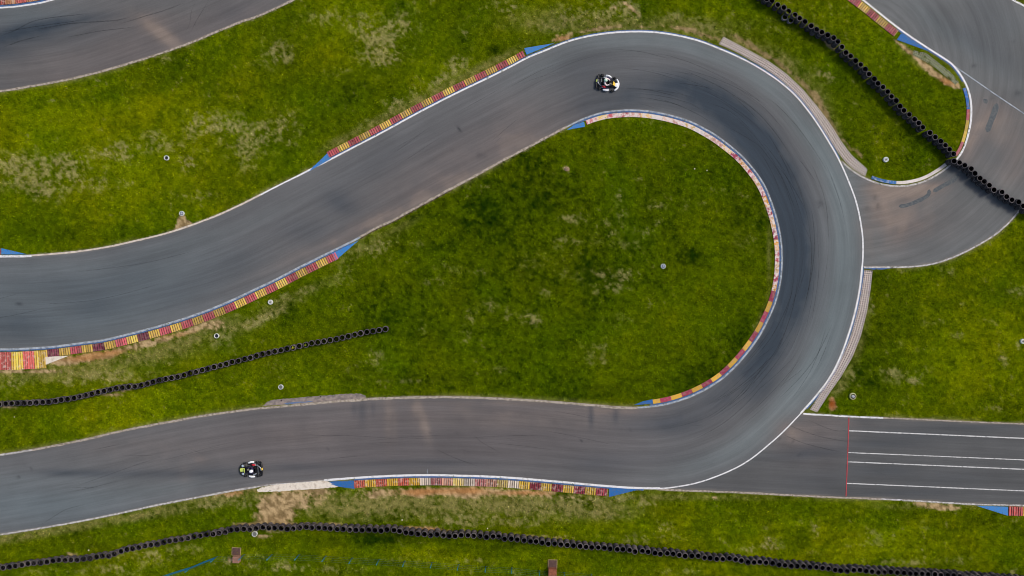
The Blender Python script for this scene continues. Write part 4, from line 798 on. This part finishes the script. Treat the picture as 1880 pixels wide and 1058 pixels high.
for a, b in zip(FP[0:2], FP[1:3]):
    n_ = int((b - a).length / .06)
    for hgt in np.arange(.05, .62, .07): tube(bm, [a + Vector((0, 0, hgt)), (a + b) / 2 + Vector((.02, .03, hgt - .03)), b + Vector((0, 0, hgt))], .012, 4)
    for k in range(n_): q = a.lerp(b, k / n_); tube(bm, [q + Vector((0, 0, .03)), q + Vector((.02, 0, .6))], .007, 3, False)
link('netting', tomesh(bm, 'netting', False), M_teal, fence)
# slabs and blocks by the fence
M_slab = mat_plain('dark_brown_slab', (88, 66, 62), .9, amp=.3, scale=6); M_brick = mat_plain('pinkish_brick_block', (150, 112, 96), .9, amp=.3, scale=8); M_trim = mat_plain('sandy_trim', (158, 138, 96), .9, amp=.2)
def slab(x, y, w, d, hgt, rz, label, name, cat, mat, trim=True):
    root = empty(name, (*W(*foot(x, y, hgt)), 0), rz); tag(root, label, cat)
    bm = bmesh.new(); bbox(bm, (0, 0, hgt / 2), (w, d, hgt), bev=.02)
    if name == 'brick_pier':
        for k in range(1, int(hgt / .09)): bbox(bm, (0, 0, k * .09), (w + .006, d + .006, .012))
    link('block', tomesh(bm, 'block', False), mat, root)
    if trim:
        bm = bmesh.new()
        for sx in (-1, 1): bbox(bm, (sx * (w / 2 + .035), 0, hgt * .4), (.05, d + .12, hgt * .8))
        for sy in (-1, 1): bbox(bm, (0, sy * (d / 2 + .035), hgt * .4 + .002), (w, .05, hgt * .8))
        link('edging', tomesh(bm, 'edging', False), M_trim, root)
    return root
slab(433.5,1013,.72,.62,.08,-.05,'dark brown slab with sandy edging near the left fence posts','ground_slab','slab',M_slab)
slab(432.5,1028.5,.6,.58,.5,-.03,'square pinkish block below the dark slab by the left fence posts','brick_pier','pier',M_brick, False)
slab(1014.5,1036,.74,.68,.1,-.02,'dark brown slab with pale edging at the bottom middle','ground_slab','slab',M_slab)
slab(1014.5,1052,.74,.62,.55,-.02,'reddish block standing in the fence line at the bottom middle','brick_pier','pier',mat_plain('red_brown_block', (140, 84, 62), .9, amp=.35, scale=5), False)
# small pale stones
for x, y, lab in ((27.5,765.5,'tiny white stone on the grass under the left end of the upper tyre row'),(163.5,1010,'tiny white stone just above the lower tyre row at the left'),(738.5,954.5,'tiny white stone above the lower tyre row at the centre'),(895,970,'tiny white stone above the lower tyre row, right of the centre one'),(1275,310.5,'tiny yellowish stone, left one of a pair in the upper infield'),(1297.5,313.5,'tiny yellowish stone, right one of a pair in the upper infield')):
    bm = bmesh.new(); bmesh.ops.create_icosphere(bm, subdivisions=2, radius=.06)
    for v in bm.verts: v.co *= random.uniform(.8, 1.2); v.co.z = v.co.z * .7 + .05
    o = link('stone', tomesh(bm, 'stone'), mat_plain('pale_stone', (222, 216, 190), .8)); o.location = (*W(x, y), 0.02); tag(o, lab, 'stone')
for x, y in ((516.5,735.5),(588.5,728.5)):
    o = link('drain_hole', tomesh(lathe([(0, .002), (.05, .002), (.06, .006), (.07, 0)], 16), 'drain_hole'), M_hole); o.location = (*W(x, y), .022); tag(o, 'small black drain hole in the %s half of the concrete gutter' % ('left' if x < 550 else 'right'), 'drain')

# ------------------------------------------------------------------ karts and drivers
K_black = mat_plain('kart_black_plastic', (20, 20, 24), .45, amp=.2); K_frame = mat_plain('kart_frame_steel', (60, 62, 70), .4, .6); K_white = mat_plain('kart_white_plastic', (250, 250, 252), .35, amp=.03)
K_yel = mat_plain('kart_yellow_panel', (240, 200, 70), .4, amp=.05); K_lime = mat_plain('kart_lime_plastic', (206, 222, 110), .4, amp=.08); K_red = mat_plain('kart_red_cover', (196, 28, 44), .4); K_sil = mat_plain('kart_alloy', (170, 176, 188), .35, .5)
K_rub = mat_plain('kart_slick_rubber', (26, 26, 28), .7); K_rim = mat_plain('kart_wheel_rim', (150, 150, 140), .4, .3); K_rimb = mat_plain('kart_wheel_rim_pale', (180, 196, 220), .4, .2); K_navy = mat_plain('kart_navy_plastic', (30, 24, 70), .45)
def crescent(bm, R, x0, half, r0, h, n=20):
    pts, rad = [], []
    for k in range(n + 1):
        a = -half + 2 * half * k / n; pts.append((x0 + R * math.cos(a) - R, R * math.sin(a) * 1.0, h)); rad.append(r0 * (1 - .35 * abs(a / half) ** 3))
    tube(bm, pts, rad, 12)
def make_kart(loc, rz, label, main, nose, fairing, plate, suit, sleeve, helmet_rgb, dlabel, rimm):
    K = empty('go_kart', (*loc, .016), rz); tag(K, label, 'go kart')
    def part(name, bm, mat, par=None, sm_=True): return link(name, tomesh(bm, name, sm_), mat, par or K)
    bm = bmesh.new()
    for sy in (-1, 1):
        tube(bm, [(-.78, sy * .30, .10), (-.3, sy * .34, .09), (.2, sy * .27, .08), (.55, sy * .2, .08), (.76, sy * .18, .08)], .016)
        tube(bm, [(.48, sy * .2, .08), (.52, sy * .45, .12)], .016); tube(bm, [(.3, sy * .25, .08), (.3, sy * .55, .1), (-.35, sy * .58, .1), (-.35, sy * .33, .1)], .012)
    for x in (-.75, -.3, .2, .6): tube(bm, [(x, -.3 if x < .1 else -.22, .09), (x, .3 if x < .1 else .22, .09)], .015)
    part('frame', bm, K_frame)
    bm = bmesh.new(); bbox(bm, (.35, 0, .055), (.85, .44, .008)); bbox(bm, (-.52, 0, .07), (.62, .82, .01)); part('floor_tray', bm, K_black, sm_=False)
    bm = bmesh.new(); crescent(bm, .60, .97, .96, .090 if main == 1 else .078, .17); part('nose_bumper', bm, nose)
    bm = bmesh.new(); bbox(bm, (.80 if main == 1 else .78, 0, .19), (.26 if main == 1 else .42, .36 if main == 1 else .30, .12), bev=.04); part('nose_panel', bm, nose if main != 2 else K_lime)
    if main == 2:
        for sy in (-1, 1): bm = bmesh.new(); bbox(bm, (.72, sy * .34, .22), (.17, .18, .05), Matrix.Rotation(sy * -.6, 4, 'Z'), bev=.02); part('nose_wing', bm, K_rimb)
    bm = bmesh.new()
    vs = [bm.verts.new(v) for v in ((.66, -.12, .24), (.66, .12, .24), (.45, .16, .52), (.45, -.16, .52), (.68, -.12, .22), (.68, .12, .22), (.48, .16, .53), (.48, -.16, .53))]
    for f in ((0, 1, 2, 3), (7, 6, 5, 4), (0, 4, 5, 1), (1, 5, 6, 2), (2, 6, 7, 3), (3, 7, 4, 0)): bm.faces.new([vs[i] for i in f])
    bmesh.ops.recalc_face_normals(bm, faces=bm.faces); part('front_fairing', bm, fairing, sm_=False)
    for sy in (-1, 1):
        bm = bmesh.new(); tube(bm, [(-.28, sy * .60, .16), (-.22, sy * .63, .17), (0, sy * .63, .18), (.18, sy * .58, .17), (.25, sy * .53, .15)], [.04, .08, .088, .08, .04], 12)
        part('side_pod', bm, K_white)
        bm = bmesh.new(); bbox(bm, (-.02, sy * .47, .12), (.56, .18, .10), bev=.03); part('pod_liner', bm, K_navy if main == 1 else K_black)
    # wheels
    for (x, y, r, w, rr) in ((.54, .56, .128, .12, .4), (.54, -.56, .128, .12, .4), (-.56, .57, .14, .2, .4), (-.56, -.57, .14, .2, .4)):
        wh = empty('wheel', (x, y, r)); wh.parent = K; wh.rotation_euler = (math.pi / 2, 0, random.uniform(-.05, .05))
        link('tyre', tomesh(lathe([(r * .52, -w / 2 + .01), (r * .6, -w / 2), (r * .92, -w / 2), (r, -w / 2 + .02), (r, w / 2 - .02), (r * .92, w / 2), (r * .6, w / 2), (r * .52, w / 2 - .01)], 24, True), 'tyre'), K_rub, wh)
        link('rim', tomesh(lathe([(0, -w / 2 + .03), (r * .2, -w / 2 + .02), (r * .5, -w / 2 + .01), (r * .52, 0), (r * .5, w / 2 - .01), (r * .2, w / 2 - .03), (0, w / 2 - .03)], 20), 'rim'), rimm, wh)
    bm = bmesh.new(); tube(bm, [(-.56, -.5, .14), (-.56, .5, .14)], .02, 10); part('rear_axle', bm, K_sil)
    bm = bmesh.new(); tube(bm, [(-.76, -.62, .16), (-.88, -.55, .17), (-.93, 0, .18), (-.88, .55, .17), (-.76, .62, .16)], [.05, .07, .075, .07, .05], 10); part('rear_bumper', bm, K_black)
    bm = bmesh.new(); bbox(bm, (-.95, 0, .24), (.10, .2, .05), Matrix.Rotation(-.5, 4, 'Y'), bev=.01); part('rear_number_plate', bm, plate, sm_=False)
    # engine on the right hand side
    bm = bmesh.new(); bbox(bm, (-.34, -.40, .2), (.2, .18, .2), bev=.02)
    for k in range(5): bbox(bm, (-.27 + .0 * k, -.40, .14 + k * .035), (.22, .2, .012))
    part('engine', bm, K_sil, sm_=False)
    bm = bmesh.new(); tube(bm, [(-.42, -.38, .30), (-.22, -.42, .33), (-.1, -.42, .30)], [.06, .085, .05], 12); part('airbox', bm, K_red)
    bm = bmesh.new(); tube(bm, [(-.4, -.36, .2), (-.6, -.3, .22), (-.82, -.12, .24), (-.86, .14, .24)], [.025, .03, .045, .04], 10); part('exhaust', bm, K_sil)
    bm = bmesh.new(); bbox(bm, (-.3, .42, .2), (.26, .1, .22), Matrix.Rotation(.3, 4, 'Z'), bev=.015); part('radiator', bm, K_sil, sm_=False)
    bm = bmesh.new(); bbox(bm, (.28, 0, .14), (.2, .18, .14), bev=.03); part('fuel_tank', bm, K_wtank)
    # seat
    bm = bmesh.new(); rows = []
    for (x, z, w) in ((.10, .12, .15), (-.05, .08, .17), (-.2, .09, .18), (-.34, .2, .19), (-.42, .36, .19), (-.47, .52, .17)):
        rows.append([bm.verts.new((x + .05 * abs(math.sin(a)), w * math.sin(a) * 1.05, z + .12 * (1 - math.cos(a)) + .0)) for a in np.linspace(-1.4, 1.4, 9)])
    for A, B in zip(rows[:-1], rows[1:]):
        for k in range(8): bm.faces.new((A[k], A[k + 1], B[k + 1], B[k]))
    bmesh.ops.solidify(bm, geom=bm.faces[:], thickness=.012); part('seat', bm, K_black)
    # steering wheel
    Ms = Matrix.Translation((.22, 0, .50)) @ Matrix.Rotation(-.75, 4, 'Y')
    bm = bmesh.new(); tube(bm, [(.13 * math.cos(a), .15 * math.sin(a), 0) for a in np.linspace(0, 2 * math.pi, 25)], .014, 8, False)
    for a in (.6, 2.54, 4.71): tube(bm, [(0, 0, -.01), (.12 * math.cos(a), .14 * math.sin(a), 0)], .01, 6)
    bmesh.ops.transform(bm, matrix=Ms, verts=bm.verts); part('steering_wheel', bm, K_black)
    bm = bmesh.new(); tube(bm, [(.22, 0, .49), (.5, 0, .14)], .012); part('steering_column', bm, K_frame)
    # ---- driver
    D = None
    V, E, Rr, kind = [], [], [], []
    def v(p, r, par=None):
        V.append(p); Rr.append(r)
        if par is not None: E.append((par, len(V) - 1))
        return len(V) - 1
    pel = v((-.17, 0, .24), (.155, .12)); wa = v((-.24, 0, .38), (.14, .11), pel); ch = v((-.29, 0, .54), (.165, .12), wa); nk = v((-.28, 0, .70), (.06, .06), ch); hd = v((-.25, 0, .82), (.085, .09), nk)
    for sy in (-1, 1):
        sh = v((-.27, sy * .17, .63), (.09, .09), ch); up = v((-.14, sy * .26, .53), (.075, .075), sh); el = v((-.03, sy * .28, .44), (.062, .062), up); fa = v((.10, sy * .22, .48), (.052, .052), el); wr = v((.175, sy * .165, .52), (.032, .032), fa)
        hip = v((-.06, sy * .12, .22), (.095, .09), pel); th = v((.12, sy * .18, .31), (.08, .08), hip); kn = v((.30, sy * .20, .38), (.062, .062), th); sn = v((.48, sy * .185, .26), (.05, .05), kn); an = v((.60, sy * .17, .15), (.04, .04), sn); ft = v((.68, sy * .17, .18), (.04, .035), an); to = v((.72, sy * .17, .24), (.03, .025), ft)
    me = bpy.data.meshes.new('tmp'); me.from_pydata(V, E, []); ob = bpy.data.objects.new('tmp', me); COL.objects.link(ob)
    md = ob.modifiers.new('s', 'SKIN'); sv = me.skin_vertices[0].data
    for i, r in enumerate(Rr): sv[i].radius = r; sv[i].use_root = (i == 0)
    md2 = ob.modifiers.new('u', 'SUBSURF'); md2.levels = 2
    dg = bpy.context.evaluated_depsgraph_get(); ev = ob.evaluated_get(dg); bme = bpy.data.meshes.new_from_object(ev); bpy.data.objects.remove(ob)
    bm = bmesh.new(); bm.from_mesh(bme)
    # gloved hands closed on the wheel: palm, four fingers of unequal length and a thumb, in the body's own mesh
    for sy in (-1, 1):
        base = Vector((.205, sy * .15, .535)); bbox(bm, base, (.07, .04, .085), Matrix.Rotation(-.75, 4, 'Y'), bev=.012)
        for k, lg in enumerate((.9, 1.0, .95, .78)):
            o_ = base + Vector((.032 - .004 * k, 0, .03 - k * .022)); tube(bm, [o_, o_ + Vector((.028 * lg, -sy * .004, .006)), o_ + Vector((.034 * lg, -sy * .03, -.01)), o_ + Vector((.012, -sy * .042 * lg, -.014))], [.0105, .0095, .009, .007], 7)
        o_ = base + Vector((.0, -sy * .018, .03)); tube(bm, [o_, o_ + Vector((.012, -sy * .022, .022)), o_ + Vector((.026, -sy * .04, .016))], [.012, .010, .008], 7)
    bme2 = tomesh(bm, 'person')
    for m_ in (suit, sleeve, K_black, M_skin): bme2.materials.append(m_)
    idx = []
    for p in bme2.polygons:
        c_ = p.center; i = 0
        if c_.x > .175 and c_.z > .44: i = 2
        elif c_.x > .575 and c_.z < .32: i = 2
        elif c_.z > .74: i = 3
        elif abs(c_.y) > .105 and c_.z > .38 and c_.x < .19: i = 1
        elif c_.z > .50 and c_.z <= .74 and (abs(c_.y) > .06 or c_.x < -.27): i = 1
        idx.append(i)
    bme2.polygons.foreach_set('material_index', idx)
    D = bpy.data.objects.new('person', bme2); COL.objects.link(D); D.location = (*loc, .016); D.rotation_euler = (0, 0, rz); tag(D, dlabel, 'person')
    Hm = mat_plain('helmet_shell', helmet_rgb, .25, amp=.03)
    prof = [(0, .165), (.05, .158), (.095, .135), (.13, .09), (.145, .03), (.145, -.03), (.13, -.09), (.105, -.125), (.085, -.12)]
    h = link('helmet', tomesh(lathe(prof, 28), 'helmet'), Hm, D); h.location = (-.235, 0, .83); h.rotation_euler = (0, .12, 0); h.scale = (1.12, .98, 1)
    bm = bmesh.new(); rows = []
    for z in (-.045, .0, .045): rows.append([bm.verts.new((.151 * math.cos(a) * (1 - abs(z) * .3), .151 * math.sin(a) * (1 - abs(z) * .3), z)) for a in np.linspace(-1.1, 1.1, 13)])
    for A, B in zip(rows[:-1], rows[1:]):
        for k in range(12): bm.faces.new((A[k], A[k + 1], B[k + 1], B[k]))
    link('visor', tomesh(bm, 'visor'), mat_plain('dark_visor', (14, 16, 20), .1, spec=.8), h)
    for o_ in (K, D): o_.scale = (1.06, 1.06, 1.06)
    return K
K_wtank = mat_plain('fuel_tank_plastic', (210, 206, 196), .5); M_skin = mat_plain('skin', (180, 130, 106), .6)
suit1 = mat_plain('black_race_suit', (24, 22, 28), .8); slv1 = mat_plain('white_pink_sleeves', (244, 222, 226), .8, amp=.06)
suit2 = mat_plain('navy_race_suit', (22, 18, 44), .8); slv2 = mat_plain('dark_purple_sleeves', (44, 34, 74), .8, amp=.3)
def seen(px, py, h): return W(*foot(px, py, h))
k1 = make_kart(seen(1115, 153, .2), math.radians(-12), 'kart with a wide white front bumper and yellow front panel on the upper bend', 1, K_white, K_yel, K_lime, suit1, slv1, (214, 246, 226), 'driver in white and pink sleeves and a mint-white helmet in the white-nosed kart', K_rim)
k2k = make_kart(seen(461.5, 862, .2), math.radians(183), 'dark kart with a lime nose and yellow rear plate on the bottom straight', 2, K_black, K_lime, K_yel, suit2, slv2, (252, 250, 255), 'driver in a dark suit and plain white helmet in the lime-nosed dark kart', K_rimb)

# ------------------------------------------------------------------ camera, light, world
cam = bpy.data.cameras.new('camera'); co = bpy.data.objects.new('camera', cam); COL.objects.link(co); co.location = (0, 0, CAMH); co.rotation_euler = (0, 0, 0)
cam.sensor_width = 36; cam.lens = 36 * CAMH / (1880 * S); cam.clip_start = .5; cam.clip_end = 6000; scene.camera = co
el, az = math.radians(48), math.radians(62)     # azimuth clockwise from north (+Y)
w = bpy.data.worlds.new('World'); scene.world = w; w.use_nodes = True; nt = w.node_tree; bg = nt.nodes['Background']
sky = nt.nodes.new('ShaderNodeTexSky'); sky.sky_type = 'NISHITA'; sky.sun_disc = False; sky.sun_elevation = el; sky.sun_rotation = az; sky.dust_density = 3.0; sky.air_density = 1.0
nt.links.new(sky.outputs[0], bg.inputs[0]); bg.inputs[1].default_value = 0.125
sl = bpy.data.lights.new('sun', 'SUN'); so = bpy.data.objects.new('sun', sl); COL.objects.link(so); sl.energy = 1.9; sl.angle = math.radians(16); sl.color = (1, .96, .9)
d = Vector((math.sin(az) * math.cos(el), math.cos(az) * math.cos(el), math.sin(el))); so.rotation_euler = d.to_track_quat('Z', 'Y').to_euler(); so.location = (0, 0, 40)
scene.cycles.filter_width = 1.0
scene.view_settings.view_transform = 'Standard'; scene.view_settings.look = 'None'; scene.view_settings.exposure = 0; scene.view_settings.gamma = 1
